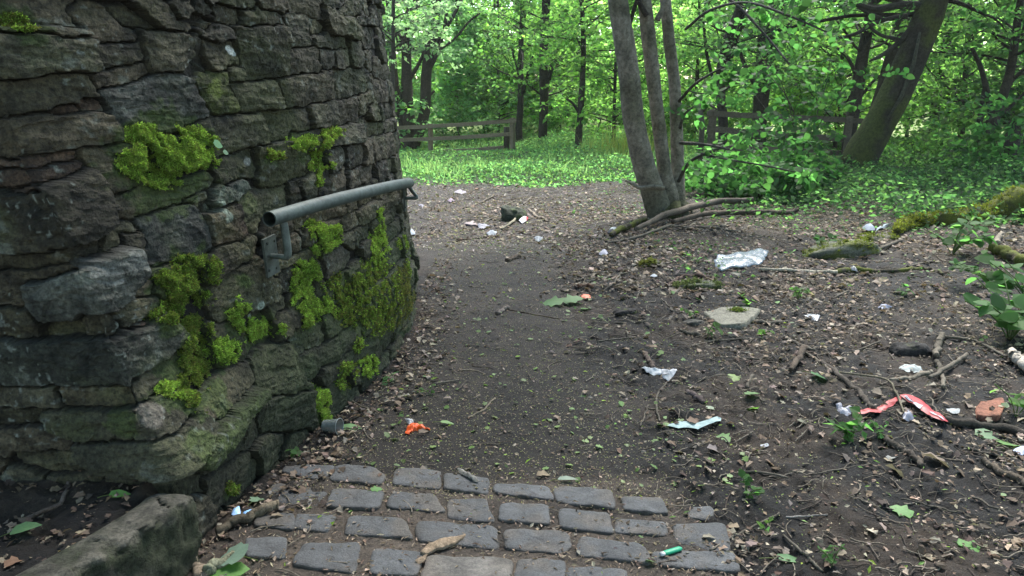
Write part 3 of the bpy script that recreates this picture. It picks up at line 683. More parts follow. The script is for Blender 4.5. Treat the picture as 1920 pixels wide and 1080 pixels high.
# ---------------------------------------------------------------- trees
def spray_tpl(leaf, nl, seed, spread=.5):
    r = np.random.default_rng(seed); LV, LF = leaf
    t = np.linspace(.12, 1, nl); side = np.where(np.arange(nl) % 2, 1, -1)
    curve = np.stack([t, .12*np.sin(t*3+seed), -.22*t*t], 1)
    head = side*r.uniform(.5, 1.2, nl)
    nr = np.stack([r.normal(0, .75, nl), r.normal(0, .75, nl), np.ones(nl)], 1)
    R = frames(nr, head)
    pos = curve + np.stack([np.zeros(nl), side*r.uniform(.02, .16, nl)*spread*2, r.normal(0, .05, nl)], 1)
    return pos, R, r.uniform(.7, 1.2, nl)
SPR = [spray_tpl(DIAM, 14, 100+i) for i in range(6)]
def sprays(pos, heading, length, leaf, lsize, cols, droop=.35, var=.22, origin=(0, 0, 0), patch=None):
    """expand spray positions to leaves; returns V, F, col"""
    LV, LF = leaf; P, R, Sc = [], [], []
    n = len(pos)
    which = rng.integers(0, len(SPR), n)
    nr = np.stack([rng.normal(0, droop, n), rng.normal(0, droop, n), np.ones(n)], 1)
    FR = frames(nr, heading)
    for k in range(len(SPR)):
        ix = np.where(which == k)[0]
        if not len(ix): continue
        sp, sR, ss = SPR[k]
        pp = np.einsum('nij,kj->nki', FR[ix], sp)*length[ix][:, None, None]+pos[ix][:, None]
        rr = np.einsum('nij,kjl->nkil', FR[ix], sR)
        P.append(pp.reshape(-1, 3)); R.append(rr.reshape(-1, 3, 3)); Sc.append((ss[None]*rng.uniform(.8, 1.2, (len(ix), 1))).ravel()*lsize)
    P = np.concatenate(P); R = np.concatenate(R); Sc = np.concatenate(Sc)
    V, F = inst(LV, LF, P-np.asarray(origin), R, Sc)
    c = pick(cols, len(P), var)
    pn = fbm(P[:, 0]*1.1, P[:, 1]*1.1, P[:, 2]*1.1, 2, 17)[:, None]
    c = c*(1+.3*pn)
    return V, F, np.repeat(c, len(LV), 0)
LIME = [(.115, .215, .045), (.10, .205, .05), (.135, .23, .05)]
MID = [(.068, .135, .036), (.08, .145, .04), (.06, .12, .034)]
MINT = [(.11, .20, .09), (.13, .215, .10), (.09, .17, .075)]
DEEP = [(.038, .085, .03), (.045, .095, .032), (.034, .072, .026)]
YEL = [(.19, .28, .09), (.17, .27, .09), (.21, .29, .11)]
COOL = [(.036, .095, .026), (.045, .108, .03), (.03, .08, .022)]
BARKD = (.045, .036, .028); BARKG = (.20, .175, .135); BARKM = (.05, .055, .02)
def limb(p0, d, L, r0, n=9, sag=.1, wig=.12):
    d = np.array(d, float); d /= np.linalg.norm(d); P = [np.array(p0, float)]; st = L/(n-1)
    for k in range(n-1):
        d = d + rng.normal(0, wig, 3); d[2] += .04-sag*(k/n); d /= np.linalg.norm(d); P.append(P[-1]+d*st)
    return np.array(P), np.linspace(r0, r0*.22, n)
def tree(name, label, group, y, px_path, top, crown, bark=BARKD, sides=12, yend=None, extra=None, cat='tree', rough=.12, side_limbs=0, moss=0):
    """px_path: (px, py, half width in px) up the trunk at depth y; crown: dict"""
    pts = []; rad = []
    for i, (px, py, hw) in enumerate(px_path):
        yy = y if yend is None else y+(yend-y)*i/(len(px_path)-1)
        p = D(px, py, yy); pts.append(p); rad.append(hw/FPX*np.linalg.norm(p-[0, 0, EYE])*.9)
    pts = np.array(pts); rad = np.array(rad)
    gz = float(ground_h(pts[0][0], pts[0][1])); 
    p0 = pts[0].copy(); p0[2] = min(gz-.12, p0[2]-.1)
    d = pts[-1]-pts[-2]; d /= np.linalg.norm(d); d[2] = max(d[2], .6); d /= np.linalg.norm(d)
    ext = []; q = pts[-1]; rl = []
    while q[2] < top:
        d = d+rng.normal(0, .06, 3)+[0, 0, .08]; d /= np.linalg.norm(d); q = q+d*.8; ext.append(q); rl.append(max(.02, rad[-1]*(1-(q[2]-pts[-1][2])/(top-pts[-1][2]+.8)*.85)))
    path = np.vstack([p0, pts]+([ext] if ext else [])); rr = np.concatenate([[rad[0]*1.25], rad, rl])
    n = max(20, int(len(path)*7)); TP = catmull(path, n); TR_ = np.interp(np.linspace(0, 1, n), np.linspace(0, 1, len(rr)), rr)
    root = thing(name, label, cat, (TP[0][0], TP[0][1], gz), group); o = np.array(root.location)
    S = Soup(); V = add_tube(S, TP-o, TR_, bark, sides, rough, rng.integers(1000), colvar=.3)
    if moss:
        c = S.C[0]; side = fbm(V[:, 0]*3, V[:, 1]*3, V[:, 2]*2, 3, 5)
        m = (sstep(-.35, .35, side+moss-.5)*.85)[:len(c), None]; S.C[0] = c*(1-m)+m*np.array([.06, .07, .016])
    br_pos, br_head = [], []
    zr = crown.get('z', (1.5, top)); tz = TP[:, 2]
    for b in range(crown.get('nb', 20)):
        z = zr[0]+(zr[1]-zr[0])*random.random()**crown.get('bias', 1.3)
        k = int(np.argmin(abs(tz-z))); az = random.uniform(0, 6.28) if 'az' not in crown else random.gauss(*crown['az'])
        L = crown.get('len', 2.2)*random.uniform(.55, 1.2)*(1-.35*(z-zr[0])/(zr[1]-zr[0]+.1))
        el = random.uniform(*crown.get('el', (-.1, .7)))
        P, R = limb(TP[k], (math.cos(az), math.sin(az), el), L, min(TR_[k]*.45, crown.get('br', .03)), 9, crown.get('sag', .12))
        add_tube(S, P-o, R, np.array(bark)*.8, 5, 0, 1, False)
        for s_ in range(crown.get('ns', 6)):
            t = random.uniform(.3, 1.02); kk = min(int(t*8), 8)
            p = P[kk]+rng.normal(0, .22*crown.get('fluff', 1), 3)*[1, 1, .8]
            br_pos.append(p); br_head.append(math.atan2(P[-1][1]-P[0][1], P[-1][0]-P[0][0])+random.uniform(-1, 1))
            if random.random() < .5: add_tube(S, np.array([P[max(kk-1, 0)], (P[kk]+p)/2+[0, 0, .03], p])-o, [.007, .006, .004], np.array(bark)*.8, 3, 0, 1, False)
    if extra: extra(S, o, TP, TR_, br_pos, br_head)
    S.build('trunk', M_BARK, root)
    if br_pos:
        br_pos = np.array(br_pos); keep = br_pos[:, 2] > ground_h(br_pos[:, 0], br_pos[:, 1], False)+.15
        br_pos = br_pos[keep]; br_head = np.array(br_head)[keep]
        V, F, c = sprays(br_pos, br_head, np.full(len(br_pos), crown.get('sl', .6))*rng.uniform(.7, 1.3, len(br_pos)), crown.get('leaf', DIAM), crown.get('ls', .11), crown.get('cols', MID), origin=o)
        mesh_obj('crown', V, F, c, M_LEAF, root, False)
    return root

def px_limb(S, o, y, pts, bark, sides=6):
    P = np.array([D(a, b, y+(q[0] if q else 0)) for a, b, _, *q in pts]); R = [hw/FPX*y*1.03 for _, _, hw, *q in pts]
    n = len(P)*5; add_tube(S, catmull(P, n)-o, np.interp(np.linspace(0, 1, n), np.linspace(0, 1, len(R)), R), bark, sides, .08, 3, True)

# foreground three-stemmed tree
def triple():
    y = 9.9; base = G(1243, 405); y = base[1]
    root = thing('multi_stem_tree', 'grey barked tree of three slender stems from one base right of the path', 'tree', base); o = np.array(root.location)
    stems = [
     ([(1250, 408, 30), (1228, 370, 24), (1205, 300, 21), (1188, 220, 20), (1178, 130, 20), (1166, 50, 19), (1158, -10, 18.5), (1150, -120, 17)], -.0),
     ([(1262, 405, 22), (1257, 370, 17), (1246, 320, 13.5), (1235, 230, 13), (1222, 120, 13.5), (1214, 50, 13.5), (1207, -10, 13), (1196, -120, 12)], .12),
     ([(1278, 405, 20), (1272, 370, 14), (1271, 320, 13), (1268, 240, 12), (1265, 160, 11.5), (1255, 80, 11), (1247, -10, 10.5), (1240, -120, 9)], .22)]
    ends = []
    for pts, dy in stems:
        S = Soup(); P = np.array([D(a, b, y+dy*min(1, i/2)) for i, (a, b, _) in enumerate(pts)]); P[0][2] = base[2]-.12
        R = np.array([h for _, _, h in pts])/FPX*(y*.96)
        for _ in range(9):
            d = P[-1]-P[-2]; d /= np.linalg.norm(d); d = d*.6+rng.normal(0, .05, 3)+[0, 0, .12]; P = np.vstack([P, P[-1]+d*1.0]); R = np.append(R, R[-1]*.86)
        n = 120; Q = catmull(P, n); RR = np.interp(np.linspace(0, 1, n), np.linspace(0, 1, len(R)), R)
        V = add_tube(S, Q-o, RR, BARKG, 18, .05, rng.integers(999), colvar=.22, nf=1.5)
        c = S.C[0]; nz = fbm(V[:, 0]*2, V[:, 1]*2, V[:, 2]*3.2, 3, 44)[:, None]; fz = fbm(V[:, 0]*30, V[:, 1]*30, V[:, 2]*60, 3, 45)[:, None]
        m = sstep(.1, .6, nz)*.6; c = c*(1-m)+m*np.array([.075, .072, .04]); lw = sstep(.5, .1, V[:, 2:3])*.6; c = c*(1-lw)+lw*np.array([.04, .045, .02])
        S.C[0] = c*(1+.3*fz)
        S.build('stem', M_BARK, root); ends.append((Q, RR))
    # root flare, stub and small limbs
    S = Soup()
    for a in ((1300, 398, 14), (1235, 412, 12), (1268, 414, 12)):
        e = G(a[0], a[1]); s_ = D(1262, 380, y+.1)
        add_tube(S, np.array([s_, (s_+e)/2+[0, 0, .0], e-[0, 0, .09]])-o, [.10, .09, .05], BARKM, 8, .1, 2)
    S.build('roots', M_BARK, root)
    S = Soup(); pos, head = [], []
    px_limb(S, o, y-.15, [(1246, 353, 5), (1222, 350, 4.5), (1200, 352, 4), (1186, 345, 3), (1172, 338, 2)], BARKG)
    px_limb(S, o, y, [(1196, -5, 4), (1188, 20, 3.5), (1180, 50, 3), (1172, 62, 2)], BARKD)
    px_limb(S, o, y, [(1213, 30, 5), (1200, 8, 4), (1192, -10, 3)], BARKD)
    px_limb(S, o, y, [(1232, 38, 5), (1245, 12, 4.5), (1253, -10, 4)], BARKG)
    tw = [
     [(1273, 190, 3.2, 0), (1300, 160, 2.6, -.3), (1330, 140, 2, -.6), (1358, 125, 1.2, -.8)],
     [(1276, 268, 3.5, 0), (1310, 270, 3, -.3), (1345, 275, 2.4, -.7), (1368, 280, 1.4, -1)],
     [(1272, 340, 3.5, 0), (1292, 305, 3, -.3), (1330, 285, 2.4, -.6), (1366, 275, 1.5, -.9)],
     [(1275, 240, 3, 0), (1283, 215, 2.5, -.2), (1300, 200, 1.6, -.4)],
     [(1315, 288, 2, -.5), (1370, 300, 1.8, -.9), (1430, 310, 1.4, -1.2), (1490, 322, 1, -1.4)],
     [(1285, 55, 2.5, 0), (1330, 20, 2.5, -.5), (1400, 5, 2, -1), (1480, 30, 2, -1.5), (1550, 60, 1.2, -1.8)],
     [(1300, -30, 3, 0), (1370, 0, 2.5, -.5), (1430, 60, 2, -1), (1480, 120, 1.5, -1.4)],
    ]
    for t in tw:
        px_limb(S, o, y, t, (.07, .065, .055), 5)
        for a, b, _, dy in t[1:]:
            for _ in range(2):
                pos.append(D(a+random.gauss(0, 14), b+random.gauss(5, 10), y+dy+random.gauss(0, .15))); head.append(random.uniform(-1, 1))
    S.build('branch', M_BARK, root)
    # limbs above the frame carry the canopy; sprays at right are the ones in view
    S = Soup()
    for Q, RR in ends:
        for b in range(26):
            k = random.randint(70, 119); az = random.uniform(0, 6.28)
            P, R = limb(Q[k], (math.cos(az), math.sin(az), random.uniform(0, .6)), random.uniform(1.5, 3.6), .035, 9, .16)
            add_tube(S, P-o, R, BARKG, 5, 0, 1, False)
            for s_ in range(7):
                kk = random.randint(3, 8); pos.append(P[kk]+rng.normal(0, .25, 3)); head.append(az+random.uniform(-1, 1))
    S.build('upper_branches', M_BARK, root)
    pos = np.array(pos); V, F, c = sprays(pos, np.array(head), rng.uniform(.3, .5, len(pos)), HEART, .09, COOL, origin=o)
    mesh_obj('crown', V, F, c, M_LEAF, root, False)
triple()

G_FAR = 'trees beyond the fence'
# left cluster behind the left fence
def ex_left(S, o, TP, TR_, bp, bh):
    y = 22.5
    for t in ([(768, 250, 9), (752, 200, 8), (740, 150, 7), (735, 80, 6), (728, -10, 5)], [(764, 100, 8), (740, 55, 6), (728, 10, 4)], [(770, 60, 7), (780, 20, 5), (790, -15, 4)],
              [(775, 270, 12), (796, 210, 10), (800, 130, 9), (812, 60, 9), (820, -15, 8)], [(803, 100, 5), (825, 70, 4), (850, 30, 3), (870, -10, 3)], [(803, 135, 4), (820, 100, 3.5), (832, 60, 3), (838, 20, 3), (845, -10, 2)],
              [(812, 100, 3), (850, 75, 2), (880, 40, 2), (900, 25, 1)], [(768, 150, 4), (790, 110, 3), (808, 60, 3)], [(785, 200, 3), (800, 185, 2.5), (815, 170, 2)], [(745, 215, 4), (728, 195, 3), (722, 180, 2)],
              [(758, 285, 4), (752, 240, 4), (745, 200, 3)], [(768, 90, 2.5), (800, 97, 2), (815, 85, 2)]):
        px_limb(S, o, y, t, (.055, .042, .032), 7)
tree('tree', 'forked multi-stemmed brown tree behind the left fence near the wall', G_FAR, 22.5, [(768, 285, 16), (768, 250, 13), (764, 180, 11), (762, 100, 10), (768, 50, 8.5), (768, -10, 8)], 9, dict(z=(3.0, 9), nb=26, len=2.6, ns=6, cols=LIME+MINT, ls=.12), bark=(.055, .042, .032), extra=ex_left)
def forks(y, L):
    def f(S, o, TP, TR_, bp, bh):
        for t in L: px_limb(S, o, y, t, (.035, .03, .024), 6)
    return f
tree('tree', 'slim dark trunk just right of the end post of the left fence', G_FAR, 24, [(974, 275, 8), (973, 240, 7), (976, 190, 6), (976, 120, 6), (978, 60, 5), (982, -10, 5)], 8.5, dict(z=(1.6, 8), nb=24, len=2.0, cols=MID+DEEP, ls=.12), extra=forks(24, [[(979, 175, 4), (990, 140, 3), (1000, 105, 2.5)], [(977, 150, 3), (965, 115, 2), (960, 90, 2)]]))
tree('tree', 'thick ivy-covered trunk in the middle of the clearing edge', G_FAR, 23, [(1017, 275, 10), (1018, 230, 9), (1020, 180, 9), (1019, 110, 9), (1022, 40, 8), (1025, -10, 8)], 9, dict(z=(1.2, 8), nb=30, len=2.1, cols=DEEP+MID, ls=.11, ns=7), extra=forks(23, [[(1024, 165, 5), (1036, 120, 4), (1048, 90, 3)]]))
tree('tree', 'short dark trunk alone to the left of the three-stemmed tree', G_FAR, 20.5, [(1084, 272, 7.5), (1087, 230, 7), (1090, 190, 6.5), (1092, 150, 6), (1094, 80, 5), (1090, -10, 4)], 7, dict(z=(2.6, 7), nb=22, len=2.2, cols=MID+LIME, ls=.13), extra=forks(20.5, [[(1088, 215, 3), (1075, 195, 2.5), (1062, 185, 2)]]))
# right side
def ex_lean(S, o, TP, TR_, bp, bh):
    y = 14.2
    for t in ([(1735, 12, 8), (1690, 10, 7), (1640, 18, 6), (1600, 5, 4)], [(1712, 50, 6), (1690, 75, 5), (1660, 100, 4), (1630, 115, 2)], [(1700, 30, 5), (1650, 40, 4), (1600, 65, 3), (1550, 75, 2)],
              [(1660, 40, 4), (1620, 20, 3), (1590, -5, 3)], [(1690, 75, 3.5), (1650, 65, 3), (1620, 40, 2.5)]):
        px_limb(S, o, y, t, (.04, .036, .028), 7)
    add_tube(S, np.array([D(1725, 60, 13.9), D(1712, 120, 13.9), D(1690, 180, 13.9), D(1660, 230, 13.9)])-o, [.02, .035, .035, .015], (.06, .058, .04), 7, .2, 4)
tree('leaning_tree', 'thick mossy trunk leaning to the right with a pale bark split', None, 14.2, [(1608, 325, 38), (1616, 290, 32), (1648, 235, 29), (1684, 165, 27), (1712, 100, 26), (1737, 40, 25), (1753, -10, 24), (1775, -90, 22)], 8, dict(z=(2.9, 8), nb=44, len=3.2, ns=8, cols=COOL+DEEP, ls=.10, leaf=HEART, sl=.5, sag=.2, br=.05, el=(-.2, .5)), bark=(.035, .03, .022), sides=24, extra=ex_lean, rough=.06, moss=.62)
G_R = 'trees in the wood on the right'
tree('tree', 'dark leaning trunk between the right fence and the mossy leaning trunk', G_R, 16.5, [(1588, 305, 12), (1592, 260, 12), (1602, 200, 11), (1612, 140, 11), (1622, 80, 10), (1640, -10, 9)], 8.5, dict(z=(2.3, 8), nb=22, len=2.2, cols=MID+LIME, ls=.12), extra=forks(16.5, [[(1610, 150, 4), (1590, 110, 3), (1570, 90, 2)], [(1606, 190, 3), (1640, 150, 2.5), (1670, 130, 2)]]))
tree('tree', 'blackish trunk half hidden behind the mossy leaning trunk', G_R, 18, [(1625, 290, 13), (1640, 220, 13), (1660, 150, 12), (1680, 80, 12), (1698, 20, 11), (1708, -15, 10)], 8.5, dict(z=(2.5, 8), nb=18, len=2.2, cols=MID, ls=.12))
tree('tree', 'dark ivy-clad trunk rising above the near end of the right fence', G_R, 19, [(1420, 300, 14), (1424, 220, 14), (1430, 150, 16), (1438, 80, 17), (1440, 20, 17), (1446, -10, 16)], 9, dict(z=(1.6, 8), nb=34, len=1.7, cols=DEEP, ls=.10, ns=8, fluff=.8), extra=forks(19, [[(1440, 60, 7), (1462, 20, 6), (1475, -10, 5)], [(1428, 180, 5), (1400, 130, 4), (1385, 90, 3)]]))
tree('tree', 'ivy-hung trunk just right of the three-stemmed tree', G_R, 17, [(1352, 300, 8), (1356, 230, 9), (1350, 160, 10), (1360, 90, 9), (1385, 20, 8), (1395, -10, 8)], 8, dict(z=(1.4, 8), nb=30, len=1.5, cols=DEEP+MID, ls=.10, ns=7, fluff=.8), extra=forks(17, [[(1345, 175, 5), (1368, 110, 5), (1385, 60, 4), (1400, 0, 3)], [(1340, 160, 3), (1325, 100, 3), (1318, 30, 2)]]))
tree('tree', 'thin forked tree near the right edge of the view', G_R, 15.5, [(1845, 315, 10), (1852, 270, 10), (1862, 225, 10), (1880, 180, 8), (1895, 130, 7), (1905, 60, 6), (1915, -10, 5)], 7.5, dict(z=(1.7, 7), nb=26, len=2.0, cols=MID+DEEP, ls=.10, leaf=HEART, sl=.5), extra=forks(15.5, [[(1862, 225, 6), (1852, 180, 5), (1840, 130, 4), (1822, 90, 3)], [(1870, 200, 5), (1890, 160, 4), (1920, 130, 3)], [(1838, 300, 6), (1836, 240, 5), (1842, 190, 4), (1848, 150, 3)], [(1880, 215, 3), (1905, 190, 3), (1935, 160, 2)]]))
tree('broken_trunk', 'short dark dead trunk standing at the right edge, cut off low', None, 14.5, [(1884, 325, 19), (1890, 290, 16), (1898, 260, 14), (1908, 228, 13)], 1.0, dict(nb=0), bark=(.035, .028, .022), sides=14)
tree('tree', 'pale stem glimpsed between leaves right of the mossy leaning trunk', G_R, 22, [(1748, 290, 8), (1752, 220, 8), (1762, 150, 7), (1775, 80, 7), (1790, -10, 6)], 8, dict(z=(1.2, 8), nb=28, len=2.2, cols=LIME+MID, ls=.12))
# more trunks and crowns deeper in the wood, each where a stem shows
DEEPT = [
 (860, 27, 'slender stem seen over the middle of the left fence', MINT), (905, 30, 'faint stem in bright leaves over the right part of the left fence', LIME), (935, 28, 'thin stem close above the end of the left fence', MID+LIME),
 (1050, 30, 'distant stem between the ivy-covered trunk and the lone short trunk', LIME+MID), (1128, 29, 'distant stem just left of the three-stemmed tree top', LIME+YEL), (1150, 21, 'young thin tree touching the three-stemmed tree on its left', MID+LIME),
 (1300, 22, 'thin stem right behind the three-stemmed tree', LIME+MID), (1490, 23, 'slim stem above the middle of the right fence', MID+LIME), (1530, 26, 'faint stem above the right fence in bright leaves', YEL+LIME), (1565, 21, 'thin tree above the far end of the right fence', MID+LIME),
 (1700, 25, 'thin stem low behind the root of the mossy leaning trunk', LIME+MID), (1800, 19, 'slim tree left of the thin forked tree', MID), (1825, 27, 'faint distant stem between the slim tree and the forked tree', LIME+YEL), (1930, 18, 'leafy tree cut by the right edge of the photo', MID+DEEP),
 (735, 20, 'pale leaved tree beside the top of the wall edge', [(.14, .2, .12), (.11, .18, .09)]), (700, 24, 'leafy tree mostly hidden by the wall edge', MINT+LIME), (1010, 34, 'faraway yellow-green tree in the centre', YEL+LIME), (1230, 33, 'faraway yellow-green tree seen between the three stems', YEL+LIME)]
for i, (px, y, lab, cols) in enumerate(DEEPT):
    thin_ = y == 20
    lean = random.uniform(-25, 25); hw = random.uniform(2.5, 4.5)*22/y
    tree('tree', lab, 'slender trees deeper in the wood', y, [(px, 180+FPX*1.5/y, hw*1.2), (px+lean*.3, 200, hw), (px+lean*.7, 100, hw*.9), (px+lean, -10, hw*.8)], random.uniform(5.6, 6.6),
         dict(z=(2.4 if thin_ else .7, 5.6), nb=13 if thin_ else 44, len=random.uniform(2.0, 3.0), ns=9, cols=cols, ls=.17 if y > 22 else .14, bias=1.7), bark=(.05, .042, .033), sides=8)

# understorey shrubs
def shrub(label, x, y, h, r, cols, leaf, ls, n, group='leafy shrubs under the trees', name='shrub'):
    z0 = float(ground_h(x, y)); root = thing(name, label, 'shrub', (x, y, z0), group)
    S = Soup(); pos, head = [], []
    for k in range(max(5, n//12)):
        az = random.uniform(0, 6.28); P, R = limb((random.gauss(0, .12), random.gauss(0, .12), -.05), (math.cos(az)*.7*r/h, math.sin(az)*.7*r/h, 1), h*random.uniform(.7, 1.15), .014, 9, .22, .16)
        add_tube(S, P, R, (.06, .05, .035), 4, 0, 1, False)
        for _ in range(12):
            kk = random.randint(2, 8); pos.append(P[kk]+rng.normal(0, .2*r/.9, 3)); head.append(az+random.uniform(-1.2, 1.2))
    S.build('stems', M_BARK, root); pos = np.array(pos); pos[:, 2] = np.maximum(pos[:, 2], .12)
    V, F, c = sprays(pos, np.array(head), rng.uniform(.3, .5, len(pos)), leaf, ls, cols); mesh_obj('foliage', V, F, c, M_LEAF, root, False)
SH = [
 (1340, 300, 11.8, .5, .7, MID, 40, 'large-leaved shrub beside the roots of the three-stemmed tree'), (1400, 310, 12, .45, .7, MID+DEEP, 30, 'lime-leaved bush in front of the post of the right fence'),
 (1490, 310, 12.3, .35, .7, MID, 30, 'tall broad-leaved bush hiding the middle of the right fence'), (1545, 325, 12.5, .35, .6, MID, 24, 'low broad-leaved bush under the right end of the right fence'),
 (1490, 200, 12.3, 2.9, .7, MID, 17, 'tall sapling with large hanging leaves before the right fence'), (1420, 330, 10.8, .7, .7, DEEP+MID, 40, 'low bush behind the fallen branches'),
 (1720, 330, 16.5, .8, 1.0, MID+LIME, 50, 'bush behind the root of the mossy leaning trunk'), (1800, 330, 15.5, .8, 1.1, MID, 50, 'bush in dappled light right of the mossy leaning trunk'),
 (1870, 330, 13.5, .8, 1.0, MID+DEEP, 50, 'bush at the foot of the short dead trunk'), (1935, 330, 12.5, 1.3, 1.0, DEEP, 60, 'dark bush cut by the right edge of the photo'),
 (770, 290, 23.5, 1.3, 1.2, MINT, 60, 'pale bush behind the left fence by the wall'), (860, 280, 24, 1.6, 1.5, MID+MINT, 80, 'bush behind the middle of the left fence'), (925, 280, 25.5, 1.6, 1.4, MINT+MID, 70, 'bush behind the end post of the left fence'),
 (1000, 280, 26, 1.3, 1.2, MID, 60, 'bush at the foot of the slim dark trunk'), (1050, 270, 27, 1.8, 1.5, LIME, 70, 'bright bush between the ivy-covered trunk and the lone short trunk'), (1140, 270, 24, 2.2, 1.3, MID+LIME, 90, 'tall bush left of the three-stemmed tree'),
 (1230, 270, 22, 1.8, 1.2, LIME+MID, 80, 'bush seen between the three stems'), (1180, 250, 30, 2.8, 2.0, YEL, 90, 'yellow-green bush in the sun far behind the three stems')]
for px, py, y, h, r, cols, n, lab in SH:
    p = D(px, 300, y); shrub(lab, p[0], y, h, r, cols if y > 14 else COOL, HEART if y < 14 else DIAM, .10 if y < 14 else .12, n)

# sprig with pale leaves hanging by the wall edge, on a twig from the left trees
# far wood: dense mass of leaves behind everything
def far_wood():
    n = 9500; x = rng.uniform(-24, 44, n); y = rng.uniform(40, 54, n); z = 9*rng.random(n)**1.1
    z = z*(1+.25*vn(x*.3, y*.3, None, 3)); k = vn(x*.55, z*.7, y*.2, 13) > -.35
    pos = np.stack([x, y, z+.3+ground_h(x, y, False)], 1)[k]
    V, F, c = sprays(pos, rng.uniform(0, 6.28, len(pos)), rng.uniform(.9, 1.7, len(pos)), DIAM, .34, LIME+YEL+MID)
    tag(mesh_obj('distant_foliage', V, F, c, M_LEAF, None, False), 'bright yellow-green mass of leaves of the wood beyond the trees', 'foliage', None, 'stuff')
far_wood()

# ---------------------------------------------------------------- fences
def post(S, p, h, wx, wy, col, lean=0):
    V, F = box(np.array(p)+[lean*h/2, 0, h/2-.1], (wx, 0, 0), (0, wy, 0), (lean*h/2, 0, h/2+.1)); S.add(V, F, col)
def fence(name, label, posts, rails, col, rot=0):
    root = thing(name, label, 'fence', posts[0][0]); o = np.array(root.location)
    for p, top, w_ in posts:
        S = Soup(); h = top-p[2]; n = 12; zz = np.linspace(-.3, h, n)
        P = np.array([[0, 0, z] for z in zz])+p-o; V, F, T = tube(P, w_*1.2, 4, .05, 3); S.add(V, F, np.array(col)*(1+.2*fbm(V[:, 0]*9, V[:, 1]*9, V[:, 2]*9, 2, 3))[:, None]); S.F.setdefault(3, []).append(T)
        S.build('post', M_WOOD, root, False)
    for a, b, hh in rails:
        a = np.array(a); b = np.array(b); S = Soup(); n = 14; P = a+(b-a)*np.linspace(0, 1, n)[:, None]; P[:, 2] += .012*fbm(P[:, 0]*2, P[:, 1]*0, None, 2, 6)
        t = (b-a)/np.linalg.norm(b-a); side = np.cross(t, [0, 0, 1]); side /= np.linalg.norm(side)
        V = np.concatenate([P+side*.02*sx+np.array([0, 0, hh])*sz for sx, sz in ((-1, -1), (1, -1), (1, 1), (-1, 1))])-o
        F = []
        for q in range(4):
            r = (q+1) % 4
            F += [[q*n+k, q*n+k+1, r*n+k+1, r*n+k] for k in range(n-1)]
        F += [[0, n, 2*n, 3*n], [n-1, 4*n-1, 3*n-1, 2*n-1]]
        S.add(V, np.array(F), np.array(col)*(1+.25*fbm(V[:, 0]*3, V[:, 1]*3, V[:, 2]*30, 3, 9))[:, None]); S.build('rail', M_WOOD, root, False)
WC = (.17, .135, .09)
yL = 21.
def gl(px, y): p = D(px, 288, y); p[2] = float(ground_h(p[0], p[1])); return p
fence('post_and_rail_fence', 'weathered three-rail wooden fence left of the opening, beside the wall edge',
      [(gl(961, yL), D(961, 221, yL)[2], .065), (gl(808, yL+.3), D(808, 232, yL+.3)[2], .06), (gl(660, yL+.5), D(660, 238, yL+.5)[2], .06)],
      [(D(968, 227, yL-.06), D(600, 249, yL+.4), .05), (D(962, 252, yL-.06), D(600, 271, yL+.4), .05), (D(945, 277, yL-.06), D(600, 297, yL+.4), .045)], WC)
sS = [(D(952, 262, yL+.5), 0)]
yR = 14.5
def gr(px, y): p = D(px, 300, y); p[2] = float(ground_h(p[0], p[1])); return p
fence('post_and_rail_fence', 'dark three-rail wooden fence half hidden by leaves in the right wood',
      [(gr(1331, yR), D(1331, 205, yR)[2], .065), (gr(1585, yR+.3), D(1585, 218, yR+.3)[2], .06)],
      [(D(1326, 212, yR-.06), D(1640, 228, yR+.4), .05), (D(1326, 241, yR-.06), D(1640, 266, yR+.4), .055), (D(1326, 274, yR-.06), D(1640, 291, yR+.4), .05)], (.11, .09, .065))
# short stake and dead branch by the right fence's post
S = Soup(); p = gr(1313, 14); add_tube(S, np.array([p-[0, 0, .2], D(1317, 235, 14), D(1313, 205, 14), D(1314, 182, 14)]), [.05, .05, .045, .035], (.10, .085, .065), 8, .12, 4)
add_tube(S, np.array([D(1316, 210, 14), D(1330, 196, 14), D(1345, 205, 14.)]), [.03, .028, .015], (.10, .085, .065), 6, .1, 4)
o = S.build('stake', M_WOOD); tag(o, 'crooked upright stake with a broken tip at the left of the right fence', 'stake')
S = Soup(); p = gl(949, 21.6); add_tube(S, np.array([p-[0, 0, .2], D(950, 262, 21.6), D(950, 238, 21.6)]), [.09, .085, .08], (.05, .04, .03), 8, .12, 4)
o = S.build('stump', M_WOOD); tag(o, 'short dark stump standing right behind the end post of the left fence', 'stump')

# ---------------------------------------------------------------- ground cover
def cover(name, label, cat, xy, hts, cols, ls, leaf=DIAM, tilt=.45):
    n = len(xy); z = ground_h(xy[:, 0], xy[:, 1], False)
    pos = np.column_stack([xy, z+hts]); nr = np.stack([rng.normal(0, tilt, n), rng.normal(0, tilt, n)-.15, np.ones(n)], 1)
    R = frames(nr, rng.uniform(0, 6.28, n)); V, F = inst(leaf[0], leaf[1], pos, R, ls*rng.uniform(.6, 1.3, n))
    c = pick(cols, n, .22); c = c*(1+.25*fbm(xy[:, 0]*.9, xy[:, 1]*.9, None, 3, 66))[:, None]
    o = mesh_obj(name, V, F, np.repeat(c, len(leaf[0]), 0), M_LEAF, None, False); tag(o, label, cat, None, 'stuff')
def samp(n, x0, x1, y0, y1): 
    y = y0*(y1/y0)**rng.random(n); return np.stack([rng.uniform(x0, x1, n), y], 1)
q = samp(105000, -7, 9, 13.0, 28); m = sstep(13.0, 14.2, q[:, 1]+.5*fbm(q[:, 0], q[:, 1], None, 3, 8)) > rng.random(len(q)); m &= (q[:, 0] < 3.6+.35*(q[:, 1]-13))
